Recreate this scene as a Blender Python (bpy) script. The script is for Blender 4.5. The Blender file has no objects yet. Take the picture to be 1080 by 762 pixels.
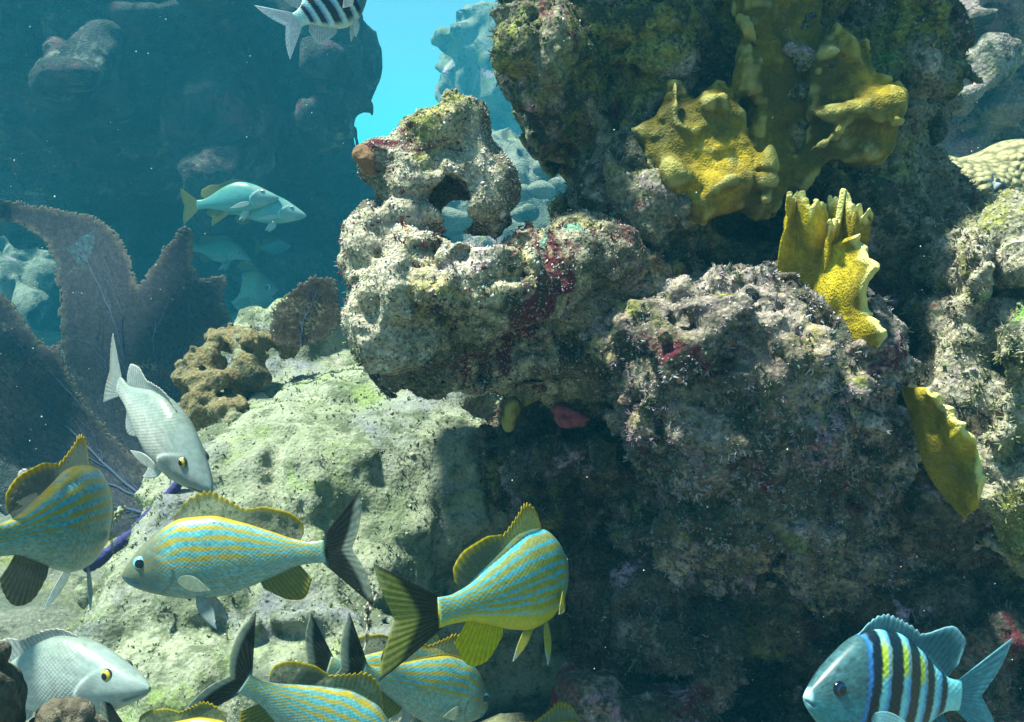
import bpy, math, random
import numpy as np
from mathutils import Vector, Matrix

# ------------------------------------------------------------------ camera, light, exposure
SC = bpy.context.scene
COL = SC.collection
rad = math.radians
W0, H0 = 1080.0, 762.0
FPX = 540.0 / math.tan(rad(30))
PITCH = rad(8)
RIGHT = np.array([1.0, 0, 0]); FWD = np.array([0, math.cos(PITCH), -math.sin(PITCH)]); UP = np.array([0, math.sin(PITCH), math.cos(PITCH)])
cam = bpy.data.cameras.new('camera'); co = bpy.data.objects.new('camera', cam); COL.objects.link(co)
cam.sensor_width = 36; cam.lens = 18 / math.tan(rad(30)); cam.clip_start = 0.02; cam.clip_end = 500
co.rotation_euler = (rad(90) - PITCH, 0, 0)
SC.camera = co

SUN_EL, SUN_AZ = 69.0, -92.0      # azimuth measured from +Y (view direction) towards +X; negative = from the left
wd = bpy.data.worlds.new('World'); SC.world = wd; wd.use_nodes = True
nt = wd.node_tree
bg = nt.nodes['Background']; sky = nt.nodes.new('ShaderNodeTexSky'); sky.sky_type = 'NISHITA'; sky.sun_disc = False
sky.sun_elevation = rad(SUN_EL); sky.sun_rotation = rad(SUN_AZ)
nt.links.new(sky.outputs[0], bg.inputs[0]); bg.inputs[1].default_value = 0.05
sl = bpy.data.lights.new('sun', 'SUN'); so = bpy.data.objects.new('sun', sl); COL.objects.link(so)
sl.energy = 5.0; sl.angle = rad(5.0); sl.color = (1.0, 0.92, 0.80)
sd = np.array([math.cos(rad(SUN_EL)) * math.sin(rad(SUN_AZ)), math.cos(rad(SUN_EL)) * math.cos(rad(SUN_AZ)), math.sin(rad(SUN_EL))])
so.rotation_euler = Vector(sd).to_track_quat('Z', 'Y').to_euler()
SC.view_settings.view_transform = 'Standard'; SC.view_settings.look = 'None'; SC.view_settings.gamma = 1.0
SC.view_settings.exposure = 1.72
SC.cycles.max_bounces = 5; SC.cycles.diffuse_bounces = 1; SC.cycles.glossy_bounces = 1; SC.cycles.transmission_bounces = 2
SC.cycles.volume_bounces = 1; SC.cycles.transparent_max_bounces = 6; SC.cycles.use_denoising = True
SC.cycles.sample_clamp_indirect = 4.0

HAZE = dict(density=0.046, color=(0.03, 0.255, 0.40), absorb=(0.0, 0.64, 0.66))

# ------------------------------------------------------------------ coordinates
def V(px, py, d):                       # view frame metres (right, up, forward)
    return np.array([(px - 540.0) / FPX * d, (381.0 - py) / FPX * d, d])
def to_world(v):
    v = np.asarray(v, float)
    return v[..., 0:1] * RIGHT + v[..., 1:2] * UP + v[..., 2:3] * FWD
def P(px, py, d):
    return to_world(V(px, py, d))

# ------------------------------------------------------------------ noise
_T = np.random.RandomState(7).uniform(-1, 1, 64 ** 3).astype(np.float32)
def vnoise(p, seed=0):
    p = np.asarray(p, np.float32) + np.float32(100.37 + seed * 7.13)
    i = np.floor(p).astype(np.int32); f = p - i
    u = f * f * f * (f * (f * 6 - 15) + 10)
    i0 = i & 63; i1 = (i + 1) & 63
    x0, y0, z0 = i0[:, 0] * 4096, i0[:, 1] * 64, i0[:, 2]; x1, y1, z1 = i1[:, 0] * 4096, i1[:, 1] * 64, i1[:, 2]
    ux, uy, uz = u[:, 0], u[:, 1], u[:, 2]
    def L(a, b, t): return a + (b - a) * t
    c00 = L(_T[x0 + y0 + z0], _T[x1 + y0 + z0], ux); c10 = L(_T[x0 + y1 + z0], _T[x1 + y1 + z0], ux)
    c01 = L(_T[x0 + y0 + z1], _T[x1 + y0 + z1], ux); c11 = L(_T[x0 + y1 + z1], _T[x1 + y1 + z1], ux)
    return L(L(c00, c10, uy), L(c01, c11, uy), uz)
def fbm(p, freq, octv=3, seed=0, gain=0.5):
    s = 0; a = 1.0
    for o in range(octv):
        s = s + a * vnoise(p * (freq * 2.03 ** o), seed + o * 3); a *= gain
    return s
def billow(p, freq, octv=2, seed=0):
    s = 0; a = 1.0
    for o in range(octv):
        s = s + a * np.abs(vnoise(p * (freq * 2.1 ** o), seed + o * 5)) * 2.0; a *= 0.5
    return s
def smooth(a, b, x):
    t = np.clip((np.asarray(x, float) - a) / (b - a), 0, 1); return t * t * (3 - 2 * t)
def mixc(a, b, t):
    t = np.asarray(t)[..., None]; return np.asarray(a) * (1 - t) + np.asarray(b) * t

# ------------------------------------------------------------------ object helpers
def new_mesh(name, verts, faces, loc=(0, 0, 0), smooth_=True, col=None, vec=None):
    verts = np.asarray(verts, np.float64) - np.asarray(loc)
    me = bpy.data.meshes.new(name)
    if isinstance(faces, np.ndarray):
        n, k = faces.shape
        me.vertices.add(len(verts)); me.vertices.foreach_set('co', verts.astype(np.float32).ravel())
        me.loops.add(n * k); me.loops.foreach_set('vertex_index', faces.astype(np.int32).ravel())
        me.polygons.add(n); me.polygons.foreach_set('loop_start', np.arange(0, n * k, k, dtype=np.int32))
        me.update(calc_edges=True)
    else:
        me.from_pydata([tuple(v) for v in verts], [], faces); me.update()
    me.polygons.foreach_set('use_smooth', np.full(len(me.polygons), smooth_))
    if col is not None:
        a = me.color_attributes.new('col', 'FLOAT_COLOR', 'POINT')
        c = np.ones((len(verts), 4), np.float32); c[:, :np.asarray(col).shape[1]] = col; a.data.foreach_set('color', c.ravel())
    if vec is not None:
        a = me.attributes.new('skin', 'FLOAT_VECTOR', 'POINT'); a.data.foreach_set('vector', np.asarray(vec, np.float32).ravel())
    return me
def obj(name, verts, faces, mat, parent=None, loc=None, **kw):
    if parent is not None and loc is None:
        loc = PLOC[parent.name]
    if loc is None:
        loc = np.mean(verts, axis=0)
    me = new_mesh(name, verts, faces, loc, **kw)
    me.materials.append(mat)
    o = bpy.data.objects.new(name, me); COL.objects.link(o)
    if parent is not None:
        o.parent = parent
        g = PLOC[parent.name]; o.location = tuple(np.asarray(loc) - g)
    else:
        o.location = tuple(loc)
    PLOC[o.name] = np.asarray(loc, float)
    return o
PLOC = {}
def tag(o, label=None, cat=None, group=None, kind=None):
    if label: o['label'] = label
    if cat: o['category'] = cat
    if group: o['group'] = group
    if kind: o['kind'] = kind
    return o
def empty(name, loc):
    o = bpy.data.objects.new(name, None); COL.objects.link(o); o.location = tuple(loc); o.empty_display_size = 0.02
    PLOC[o.name] = np.asarray(loc, float)
    return o
def tube(pts, radii, n=8):
    pts = np.asarray(pts, float); m = len(pts)
    t = np.gradient(pts, axis=0); t /= np.linalg.norm(t, axis=1)[:, None] + 1e-9
    ref = np.array([0.31, 0.2, 0.93]); a = np.cross(t, ref); a /= np.linalg.norm(a, axis=1)[:, None] + 1e-9; b = np.cross(t, a)
    th = np.linspace(0, 2 * math.pi, n, endpoint=False)
    r = np.broadcast_to(np.asarray(radii, float), (m,))
    v = pts[:, None] + r[:, None, None] * (np.cos(th)[None, :, None] * a[:, None] + np.sin(th)[None, :, None] * b[:, None])
    v = v.reshape(-1, 3)
    i = np.arange(m - 1)[:, None] * n; j = np.arange(n)[None]
    f = np.stack([i + j, i + (j + 1) % n, i + n + (j + 1) % n, i + n + j], -1).reshape(-1, 4)
    return v, f
def joinm(parts):
    vs, fs, o = [], [], 0
    for v, f in parts:
        vs.append(v); fs.append(f + o); o += len(v)
    return np.concatenate(vs), np.concatenate(fs)
def spline(pts, n):
    pts = np.asarray(pts, float); m = len(pts)
    t = np.linspace(0, m - 1, n); i = np.clip(t.astype(int), 0, m - 2); u = (t - i)[:, None]
    p0 = pts[np.maximum(i - 1, 0)]; p1 = pts[i]; p2 = pts[i + 1]; p3 = pts[np.minimum(i + 2, m - 1)]
    return 0.5 * (2 * p1 + (p2 - p0) * u + (2 * p0 - 5 * p1 + 4 * p2 - p3) * u ** 2 + (3 * p1 - p0 - 3 * p2 + p3) * u ** 3)
def pch(xs, ys, x):                      # monotone cubic through a profile
    xs = np.asarray(xs, float); ys = np.asarray(ys, float)
    h = np.diff(xs); d = np.diff(ys) / h; m = np.zeros_like(ys)
    m[1:-1] = np.where(d[:-1] * d[1:] > 0, 2 * d[:-1] * d[1:] / (d[:-1] + d[1:] + 1e-12), 0); m[0] = d[0]; m[-1] = d[-1]
    x = np.clip(x, xs[0], xs[-1]); i = np.clip(np.searchsorted(xs, x, side='right') - 1, 0, len(h) - 1)
    t = (x - xs[i]) / h[i]
    return ((1 + 2 * t) * (1 - t) ** 2 * ys[i] + t * (1 - t) ** 2 * h[i] * m[i] + t * t * (3 - 2 * t) * ys[i + 1] + t * t * (t - 1) * h[i] * m[i + 1])

# ------------------------------------------------------------------ materials
def mat_new(name):
    m = bpy.data.materials.new(name); m.use_nodes = True
    n = m.node_tree.nodes; l = m.node_tree.links
    return m, n, l, n['Principled BSDF']
def ramp(n, l, src, stops):
    r = n.new('ShaderNodeValToRGB'); e = r.color_ramp.elements
    while len(e) < len(stops): e.new(0.5)
    for k, (p, c) in enumerate(stops):
        e[k].position = p; e[k].color = (*c, 1) if not isinstance(c, (int, float)) else (c, c, c, 1)
    l.new(src, r.inputs[0]); return r.outputs[0]
def noise(n, l, scale, detail=4, rough=0.6, vec=None, off=0.0, dist=0.0):
    t = n.new('ShaderNodeTexNoise'); t.inputs['Scale'].default_value = scale; t.inputs['Detail'].default_value = detail
    t.inputs['Roughness'].default_value = rough; t.inputs['Distortion'].default_value = dist
    if vec is not None:
        if off:
            m = n.new('ShaderNodeVectorMath'); m.operation = 'ADD'; m.inputs[1].default_value = (off, off * 1.7, off * 0.6); l.new(vec, m.inputs[0]); vec = m.outputs[0]
        l.new(vec, t.inputs['Vector'])
    return t.outputs['Fac']
def voro(n, l, scale, vec, feat='F1', out='Distance', rnd=1.0):
    t = n.new('ShaderNodeTexVoronoi'); t.feature = feat; t.inputs['Scale'].default_value = scale; t.inputs['Randomness'].default_value = rnd
    l.new(vec, t.inputs['Vector']); return t.outputs[out]
def mixrgb(n, l, a, b, fac, mode='MIX'):
    m = n.new('ShaderNodeMix'); m.data_type = 'RGBA'; m.blend_type = mode
    for s, v in ((m.inputs[6], a), (m.inputs[7], b)):
        if isinstance(v, tuple): s.default_value = (*v, 1)
        else: l.new(v, s)
    if isinstance(fac, (int, float)): m.inputs[0].default_value = fac
    else: l.new(fac, m.inputs[0])
    return m.outputs[2]
def math_(n, l, op, a, b=None):
    m = n.new('ShaderNodeMath'); m.operation = op
    for s, v in ((m.inputs[0], a), (m.inputs[1], b)):
        if v is None: continue
        if isinstance(v, (int, float)): s.default_value = v
        else: l.new(v, s)
    return m.outputs[0]
def bump(n, l, height, strength, dist, b):
    t = n.new('ShaderNodeBump'); t.inputs['Strength'].default_value = strength; t.inputs['Distance'].default_value = dist
    l.new(height, t.inputs['Height']); l.new(t.outputs[0], b.inputs['Normal']); return t

def reef_mat(name, base, patches, speck=0.6, s=1.0, bumpd=0.006, seed=0.0, turf=(0.035, 0.042, 0.03), turf_amt=0.5):
    """crusted reef limestone: base colours broken by patches of algae and coralline crust, fine granular speckle"""
    m, n, l, b = mat_new(name)
    pos = n.new('ShaderNodeNewGeometry').outputs['Position']
    n1 = noise(n, l, 7 * s, 5, 0.65, pos, seed + 0.1)
    c = ramp(n, l, n1, [(0.3, base[0]), (0.5, base[1]), (0.7, base[2])])
    for k, (colr, sc, lo, hi) in enumerate(patches):
        nk = noise(n, l, sc * s, 5, 0.7, pos, seed + 3.3 * (k + 1), 0.6)
        c = mixrgb(n, l, c, colr, ramp(n, l, nk, [(lo, 0.0), (hi, 1.0)]))
    # clumps of fine turf
    nt_ = noise(n, l, 38 * s, 6, 0.75, pos, seed + 20)
    nt2 = noise(n, l, 9 * s, 3, 0.6, pos, seed + 25)
    tf = math_(n, l, 'ADD', nt_, math_(n, l, 'MULTIPLY', math_(n, l, 'SUBTRACT', nt2, 0.5), 0.9))
    c = mixrgb(n, l, c, turf, ramp(n, l, tf, [(0.62 - 0.22 * turf_amt, 0.0), (0.74 - 0.22 * turf_amt, 0.92)]))
    # granular speckle
    vc = voro(n, l, 260 * s, pos, 'F1', 'Color')
    sep = n.new('ShaderNodeSeparateColor'); l.new(vc, sep.inputs[0])
    sp = ramp(n, l, sep.outputs[0], [(0.0, 1 - 0.75 * speck), (0.55, 1.0), (0.85, 1.0 + 0.25 * speck), (1.0, 1.0 + 0.9 * speck)])
    c = mixrgb(n, l, c, sp, 1.0, 'MULTIPLY')
    l.new(c, b.inputs['Base Color']); b.inputs['Roughness'].default_value = 0.9; b.inputs['Specular IOR Level'].default_value = 0.15
    h1 = noise(n, l, 60 * s, 6, 0.75, pos, seed + 9); h2 = voro(n, l, 150 * s, pos)
    h = math_(n, l, 'ADD', h1, math_(n, l, 'MULTIPLY', h2, 0.45))
    bump(n, l, h, 1.0, bumpd, b)
    return m

def attr_mat(name, rough=0.7, spec=0.2, transl=0.0, alpha=False, noise_amt=0.0, bumpd=0.0, bscale=200):
    m, n, l, b = mat_new(name)
    a = n.new('ShaderNodeAttribute'); a.attribute_name = 'col'
    c = a.outputs['Color']
    pos = n.new('ShaderNodeNewGeometry').outputs['Position']
    if noise_amt:
        nn = noise(n, l, bscale, 3, 0.6, pos)
        c = mixrgb(n, l, c, ramp(n, l, nn, [(0.3, 1 - noise_amt), (0.7, 1 + noise_amt)]), 1.0, 'MULTIPLY')
    l.new(c, b.inputs['Base Color']); b.inputs['Roughness'].default_value = rough; b.inputs['Specular IOR Level'].default_value = spec
    if bumpd: bump(n, l, noise(n, l, bscale, 4, 0.7, pos), 1.0, bumpd, b)
    out = n['Material Output']; sh = b.outputs[0]
    if transl:
        t = n.new('ShaderNodeBsdfTranslucent'); l.new(c, t.inputs['Color'])
        mx = n.new('ShaderNodeMixShader'); mx.inputs[0].default_value = transl; l.new(sh, mx.inputs[1]); l.new(t.outputs[0], mx.inputs[2]); sh = mx.outputs[0]
    if alpha:
        t = n.new('ShaderNodeBsdfTransparent'); mx = n.new('ShaderNodeMixShader')
        l.new(a.outputs['Alpha'], mx.inputs[0]); l.new(t.outputs[0], mx.inputs[1]); l.new(sh, mx.inputs[2]); sh = mx.outputs[0]
    l.new(sh, out.inputs['Surface'])
    return m

def plain_mat(name, c1, c2=None, scale=40, rough=0.5, spec=0.4, bumpd=0.0, bscale=120):
    m, n, l, b = mat_new(name)
    pos = n.new('ShaderNodeNewGeometry').outputs['Position']
    nn = noise(n, l, scale, 5, 0.65, pos)
    l.new(ramp(n, l, nn, [(0.35, c1), (0.65, c2 or c1)]), b.inputs['Base Color'])
    b.inputs['Roughness'].default_value = rough; b.inputs['Specular IOR Level'].default_value = spec
    if bumpd: bump(n, l, noise(n, l, bscale, 5, 0.7, pos), 1.0, bumpd, b)
    return m

# ------------------------------------------------------------------ signed distance rocks -> mesh
def surface_nets(f, org, h):
    nx, ny, nz = f.shape
    s = f < 0
    cs = np.zeros((nx - 1, ny - 1, nz - 1), np.int8)
    for a in (0, 1):
        for b in (0, 1):
            for c in (0, 1):
                cs += s[a:nx - 1 + a, b:ny - 1 + b, c:nz - 1 + c]
    idx = np.argwhere((cs > 0) & (cs < 8))
    vid = np.full(cs.shape, -1, np.int32); vid[idx[:, 0], idx[:, 1], idx[:, 2]] = np.arange(len(idx))
    corners = np.array([[a, b, c] for a in (0, 1) for b in (0, 1) for c in (0, 1)])
    vals = np.stack([f[idx[:, 0] + c[0], idx[:, 1] + c[1], idx[:, 2] + c[2]] for c in corners], 1)
    acc = np.zeros((len(idx), 3)); cnt = np.zeros(len(idx))
    for i in range(8):
        for j in range(i + 1, 8):
            if np.abs(corners[i] - corners[j]).sum() != 1: continue
            a, b = vals[:, i], vals[:, j]; m = (a < 0) != (b < 0)
            t = np.where(m, a / np.where(m, a - b, 1), 0)
            acc += np.where(m[:, None], corners[i] + (corners[j] - corners[i]) * t[:, None], 0); cnt += m
    v = (idx + acc / np.maximum(cnt, 1)[:, None]) * h + org
    faces = []
    for ax in range(3):
        o1, o2 = [(1, 2), (2, 0), (0, 1)][ax]
        sl0 = [slice(1, -1)] * 3; sl1 = [slice(1, -1)] * 3
        sl0[ax] = slice(0, f.shape[ax] - 1); sl1[ax] = slice(1, f.shape[ax])
        a = s[tuple(sl0)]; b = s[tuple(sl1)]
        e = np.argwhere(a != b)
        if not len(e): continue
        inside = a[e[:, 0], e[:, 1], e[:, 2]]
        e = e.copy(); off = np.ones(3, int); off[ax] = 0; e = e + off
        d1 = np.zeros(3, int); d1[o1] = 1; d2 = np.zeros(3, int); d2[o2] = 1
        g = lambda q: vid[q[:, 0], q[:, 1], q[:, 2]]
        q = np.stack([g(e - d1 - d2), g(e - d2), g(e), g(e - d1)], 1)
        q[~inside] = q[~inside][:, ::-1]
        faces.append(q)
    fc = np.concatenate(faces); fc = fc[(fc >= 0).all(1)]
    return v, fc

def poly_dist(poly, X, Y):               # signed distance to polygon, negative inside
    poly = np.asarray(poly, float); d = np.full(X.shape, 1e9); ins = np.zeros(X.shape, bool)
    for i in range(len(poly)):
        a = poly[i]; b = poly[(i + 1) % len(poly)]; e = b - a
        wx, wy = X - a[0], Y - a[1]
        t = np.clip((wx * e[0] + wy * e[1]) / (e @ e + 1e-12), 0, 1)
        d = np.minimum(d, (wx - e[0] * t) ** 2 + (wy - e[1] * t) ** 2)
        c = ((a[1] > Y) != (b[1] > Y)) & (X < (b[0] - a[0]) * (Y - a[1]) / (b[1] - a[1] + 1e-12) + a[0])
        ins ^= c
    d = np.sqrt(d); return np.where(ins, -d, d)

def E(px, py, d, rx, ry, rz, rot=0.0, tilt=0.0, sub=False):     # ellipsoid: centre by pixel and depth, rx/ry in pixels at that depth, rz metres
    return dict(t='E', c=V(px, py, d), r=np.array([rx / FPX * d, ry / FPX * d, rz]), rot=rad(rot), tilt=rad(tilt), sub=sub)
def S(poly, d, T, R, tx=0.0, ty=0.0, sub=False):               # inflated outline: depth d, half thickness T (m), rounding R (px); tx,ty tilt of the mid plane
    pl = np.array([[(p[0] - 540) / FPX * d, (381 - p[1]) / FPX * d] for p in poly])
    return dict(t='S', poly=pl, d=d, T=T, R=R / FPX * d, tx=tx, ty=ty, sub=sub)

def rock_mesh(prims, h, k=0.03, noises=(), warp=0.0, seed=0, margin=None):
    lo = np.full(3, 1e9); hi = -lo
    for p in prims:
        if p['sub']: continue
        if p['t'] == 'E':
            r = p['r'].max() if (p['rot'] or p['tilt']) else p['r']
            lo = np.minimum(lo, p['c'] - r); hi = np.maximum(hi, p['c'] + r)
        else:
            ext = abs(p['tx']) * np.ptp(p['poly'][:, 0]) + abs(p['ty']) * np.ptp(p['poly'][:, 1])
            lo = np.minimum(lo, [*p['poly'].min(0), p['d'] - p['T'] - ext]); hi = np.maximum(hi, [*p['poly'].max(0), p['d'] + p['T'] + ext])
    mg = margin or (sum(abs(a) for _, a, _, _ in noises) * 1.2 + 3 * h + 0.01)
    lo -= mg; hi += mg
    ax = [np.arange(lo[i], hi[i], h, dtype=np.float32) for i in range(3)]
    org = np.array([a[0] for a in ax])
    X = ax[0][:, None, None]; Y = ax[1][None, :, None]; Z = ax[2][None, None, :]
    if warp:
        # cheap low-frequency domain warp on the axes
        X = X + warp * np.sin(Y * 9 + seed) * 0.6 + warp * 0.4 * np.sin(Z * 13 + seed * 2); Y = Y + warp * np.sin(Z * 11 + seed * 3) * 0.5 + warp * .5 * np.sin(ax[0][:, None, None] * 10 + seed)
    f = np.full((len(ax[0]), len(ax[1]), len(ax[2])), 10.0, np.float32)
    for p in prims:
        if p['t'] == 'E':
            x, y, z = X - p['c'][0], Y - p['c'][1], Z - p['c'][2]
            c, s_ = math.cos(p['rot']), math.sin(p['rot'])
            if p['rot']: x, y = c * x + s_ * y, -s_ * x + c * y
            c, s_ = math.cos(p['tilt']), math.sin(p['tilt'])
            if p['tilt']: y, z = c * y + s_ * z, -s_ * y + c * z
            r = p['r']
            k0 = np.sqrt((x / r[0]) ** 2 + (y / r[1]) ** 2 + (z / r[2]) ** 2)
            k1 = np.sqrt((x / r[0] ** 2) ** 2 + (y / r[1] ** 2) ** 2 + (z / r[2] ** 2) ** 2)
            d = k0 * (k0 - 1) / np.maximum(k1, 1e-6)
        else:
            XX, YY = np.broadcast_arrays(ax[0][:, None], ax[1][None, :])
            dd = poly_dist(p['poly'], XX.astype(float), YY.astype(float))
            cx, cy = p['poly'].mean(0)
            mid = p['d'] + p['tx'] * (XX - cx) + p['ty'] * (YY - cy)
            q = np.clip(1 + dd / p['R'], 0, 1); th = p['T'] * np.sqrt(np.clip(1 - q * q, 0, 1))
            d = np.abs(Z - mid[:, :, None]) - th[:, :, None]
            d = np.maximum(d, dd[:, :, None])
        d = d.astype(np.float32)
        if p['sub']:
            kk = k * 0.4; hh = np.clip(0.5 - 0.5 * (f + d) / kk, 0, 1); f = f + (-d - f) * hh + kk * hh * (1 - hh)
        else:
            hh = np.clip(0.5 + 0.5 * (d - f) / k, 0, 1); f = d + (f - d) * hh - k * hh * (1 - hh)
    band = sum(abs(a) for _, a, _, _ in noises) * 1.6 + 2 * h
    ids = np.argwhere(np.abs(f) < band)
    pts = (ids * h + org).astype(np.float32)
    dn = np.zeros(len(pts), np.float32)
    for kind, amp, freq, octv in noises:
        if kind == 'b': dn -= amp * (billow(pts, freq, octv, seed) - 0.95)
        elif kind == 'p': dn += amp * smooth(0.28, 0.62, fbm(pts, freq, octv, seed + 31)).astype(np.float32)
        else: dn -= amp * fbm(pts, freq, octv, seed + 11)
    f[ids[:, 0], ids[:, 1], ids[:, 2]] += dn
    for a in (0, 1, 2):
        sl = [slice(None)] * 3; sl[a] = 0; f[tuple(sl)] = 1; sl[a] = -1; f[tuple(sl)] = 1
    v, q = surface_nets(f, org, h)
    v, q = biggest(v, q)
    return to_world(v), q[:, ::-1]        # view frame is left handed: flip

def biggest(v, q):                        # drop the loose crumbs the noise leaves floating
    lab = np.arange(len(v)); e = np.concatenate([q[:, [0, 1]], q[:, [1, 2]], q[:, [2, 3]], q[:, [3, 0]]])
    while True:
        m = np.minimum(lab[e[:, 0]], lab[e[:, 1]]); new = lab.copy()
        np.minimum.at(new, lab[e[:, 0]], m); np.minimum.at(new, lab[e[:, 1]], m); new = new[new]; new = new[new]
        new = new[lab]
        if (new == lab).all(): break
        lab = new
    c = np.bincount(lab, minlength=len(v)); big = c[lab] >= c.max()
    rm = np.cumsum(big) - 1
    return v[big], rm[q[big[q].all(1)]]

def face_samples(v, q, n, rs, facing=True):
    a, b, c, d = (v[q[:, i]] for i in range(4))
    nr = np.cross(c - a, d - b); ar = np.linalg.norm(nr, axis=1) + 1e-12; nr = nr / ar[:, None]
    ctr = (a + b + c + d) / 4
    w = ar.copy()
    if facing:                            # only the half of the rock that faces the open water in front
        w = w * (nr @ np.array([0, -1.0, 0.35]) > -0.25)
    i = rs.choice(len(q), n, p=w / w.sum())
    u = rs.rand(n, 1); t = rs.rand(n, 1)
    p = (a[i] * (1 - u) + b[i] * u) * (1 - t) + (d[i] * (1 - u) + c[i] * u) * t
    return p, nr[i]

def turf(name, parent, v, q, n, palette, rs, size=0.012, blades=6, mask=None, width=0.0008, mat=None, spread=0.8):
    p, nr = face_samples(v, q, n, rs)
    if mask is not None:
        k = mask(p, nr, rs); p, nr = p[k], nr[k]
    n = len(p)
    if n == 0: return None
    pal = np.asarray(palette); pc = pal[(np.clip(fbm(p, 9, 2, 40) * 0.6 + 0.5 + rs.normal(0, .22, n), 0, 0.999) * len(pal)).astype(int)]
    m = n * blades
    P0 = np.repeat(p, blades, 0) + rs.normal(0, size * 0.18, (m, 3)); N = np.repeat(nr, blades, 0); C = np.repeat(pc, blades, 0) * rs.uniform(0.6, 1.45, (m, 1))
    sz = np.repeat(size * rs.uniform(0.5, 1.5, n), blades)[:, None] * rs.uniform(0.6, 1.2, (m, 1))
    dirn = N + rs.normal(0, spread, (m, 3)) * 0.7; dirn /= np.linalg.norm(dirn, axis=1)[:, None]
    side = np.cross(dirn, rs.normal(0, 1, (m, 3))); side /= np.linalg.norm(side, axis=1)[:, None] + 1e-9
    bend = np.cross(dirn, side) * rs.uniform(-.5, .5, (m, 1))
    w = width * rs.uniform(0.6, 1.6, (m, 1))
    base = P0 - N * size * 0.15
    mid = base + dirn * sz * 0.6; tip = mid + (dirn + bend) * sz * 0.5
    vs = np.stack([base - side * w, base + side * w, mid + side * w * 0.9, mid - side * w * 0.9, tip + side * w * .45, tip - side * w * .45], 1).reshape(-1, 3)
    o = np.arange(m)[:, None] * 6
    fs = np.concatenate([o + [0, 1, 2, 3], o + [3, 2, 4, 5]])
    cc = np.repeat(C, 6, 0)
    ob = obj(name, vs, fs, mat or M['turf'], parent, smooth_=False, col=cc)
    return tag(ob, kind='stuff')

_oct = np.array([[1, 0, 0], [-1, 0, 0], [0, 1, 0], [0, -1, 0], [0, 0, 1], [0, 0, -1]], float)
_octf = np.array([[0, 2, 4], [2, 1, 4], [1, 3, 4], [3, 0, 4], [2, 0, 5], [1, 2, 5], [3, 1, 5], [0, 3, 5]])
def nodules(name, parent, v, q, n, palette, rs, size=0.003, mask=None, mat=None):
    p, nr = face_samples(v, q, n, rs)
    if mask is not None:
        k = mask(p, nr, rs); p, nr = p[k], nr[k]
    n = len(p)
    pal = np.asarray(palette); pc = pal[(np.clip(fbm(p, 8, 2, 60) * 0.6 + 0.5 + rs.normal(0, .2, n), 0, 0.999) * len(pal)).astype(int)] * rs.uniform(0.6, 1.4, (n, 1))
    r = size * rs.lognormal(0, .45, (n, 1, 1))
    vs = p[:, None] + _oct[None] * r * rs.uniform(0.55, 1.35, (n, 6, 1)) + rs.normal(0, 1, (n, 6, 3)) * r * 0.22
    fs = (np.arange(n)[:, None, None] * 6 + _octf[None]).reshape(-1, 3)
    ob = obj(name, vs.reshape(-1, 3), fs, mat or M['turf'], parent, smooth_=True, col=np.repeat(pc, 6, 0))
    return tag(ob, kind='stuff')

# ------------------------------------------------------------------ palette
PALE = [(0.29, 0.25, 0.165), (0.45, 0.39, 0.30), (0.21, 0.19, 0.10)]
M = {}
M['turf'] = attr_mat('turf', 0.85, 0.15, transl=0.15)
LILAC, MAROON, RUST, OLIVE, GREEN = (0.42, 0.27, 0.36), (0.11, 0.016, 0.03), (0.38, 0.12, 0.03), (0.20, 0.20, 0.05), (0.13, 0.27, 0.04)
M['ledge'] = reef_mat('ledge', PALE, [(OLIVE, 6, 0.55, 0.66), (LILAC, 5, 0.62, 0.70), ((0.40, 0.33, 0.13), 7, 0.55, 0.68), (MAROON, 5, 0.56, 0.61), ((0.12, 0.10, 0.07), 4, 0.50, 0.58), (RUST, 9, 0.66, 0.7), ((0.18, 0.34, 0.25), 5, 0.66, 0.69)], seed=1, turf_amt=0.3)  # maroon and brown crust, the brown spread wider to stand in for weak shade
M['upper'] = reef_mat('upper', [(0.28, 0.25, 0.18), (0.16, 0.15, 0.10), (0.36, 0.31, 0.27)], [(GREEN, 4, 0.58, 0.66), (OLIVE, 6, 0.5, 0.6), (LILAC, 6, 0.58, 0.66), (MAROON, 5, 0.56, 0.63)], seed=5, turf_amt=0.65)
M['bulge'] = reef_mat('bulge', [(0.21, 0.165, 0.125), (0.38, 0.30, 0.26), (0.13, 0.11, 0.07)], [((0.34, 0.18, 0.27), 7, 0.54, 0.66), ((0.30, 0.24, 0.10), 5, 0.55, 0.66), (OLIVE, 6, 0.55, 0.63), ((0.10, 0.085, 0.06), 4, 0.48, 0.58), (MAROON, 6, 0.56, 0.62), (RUST, 8, 0.65, 0.7)], seed=9, turf_amt=0.5)  # dark crust widened and base colours lowered in place of shade on the faces
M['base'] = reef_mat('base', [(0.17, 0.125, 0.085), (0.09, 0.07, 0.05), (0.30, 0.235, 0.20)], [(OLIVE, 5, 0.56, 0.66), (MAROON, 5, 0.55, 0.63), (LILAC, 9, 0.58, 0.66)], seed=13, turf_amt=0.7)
M['right'] = reef_mat('right', [(0.27, 0.23, 0.15), (0.40, 0.345, 0.26), (0.20, 0.19, 0.09)], [(OLIVE, 6, 0.52, 0.62), (LILAC, 6, 0.57, 0.66), (GREEN, 6, 0.6, 0.68), (RUST, 9, 0.66, 0.71)], seed=17)
M['dim'] = reef_mat('dim', [(0.19, 0.16, 0.13), (0.30, 0.26, 0.22), (0.12, 0.11, 0.08)], [(OLIVE, 4, 0.55, 0.65), ((0.26, 0.17, 0.19), 4, 0.55, 0.65)], seed=27, s=0.6, bumpd=0.01, speck=0.5)
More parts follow.
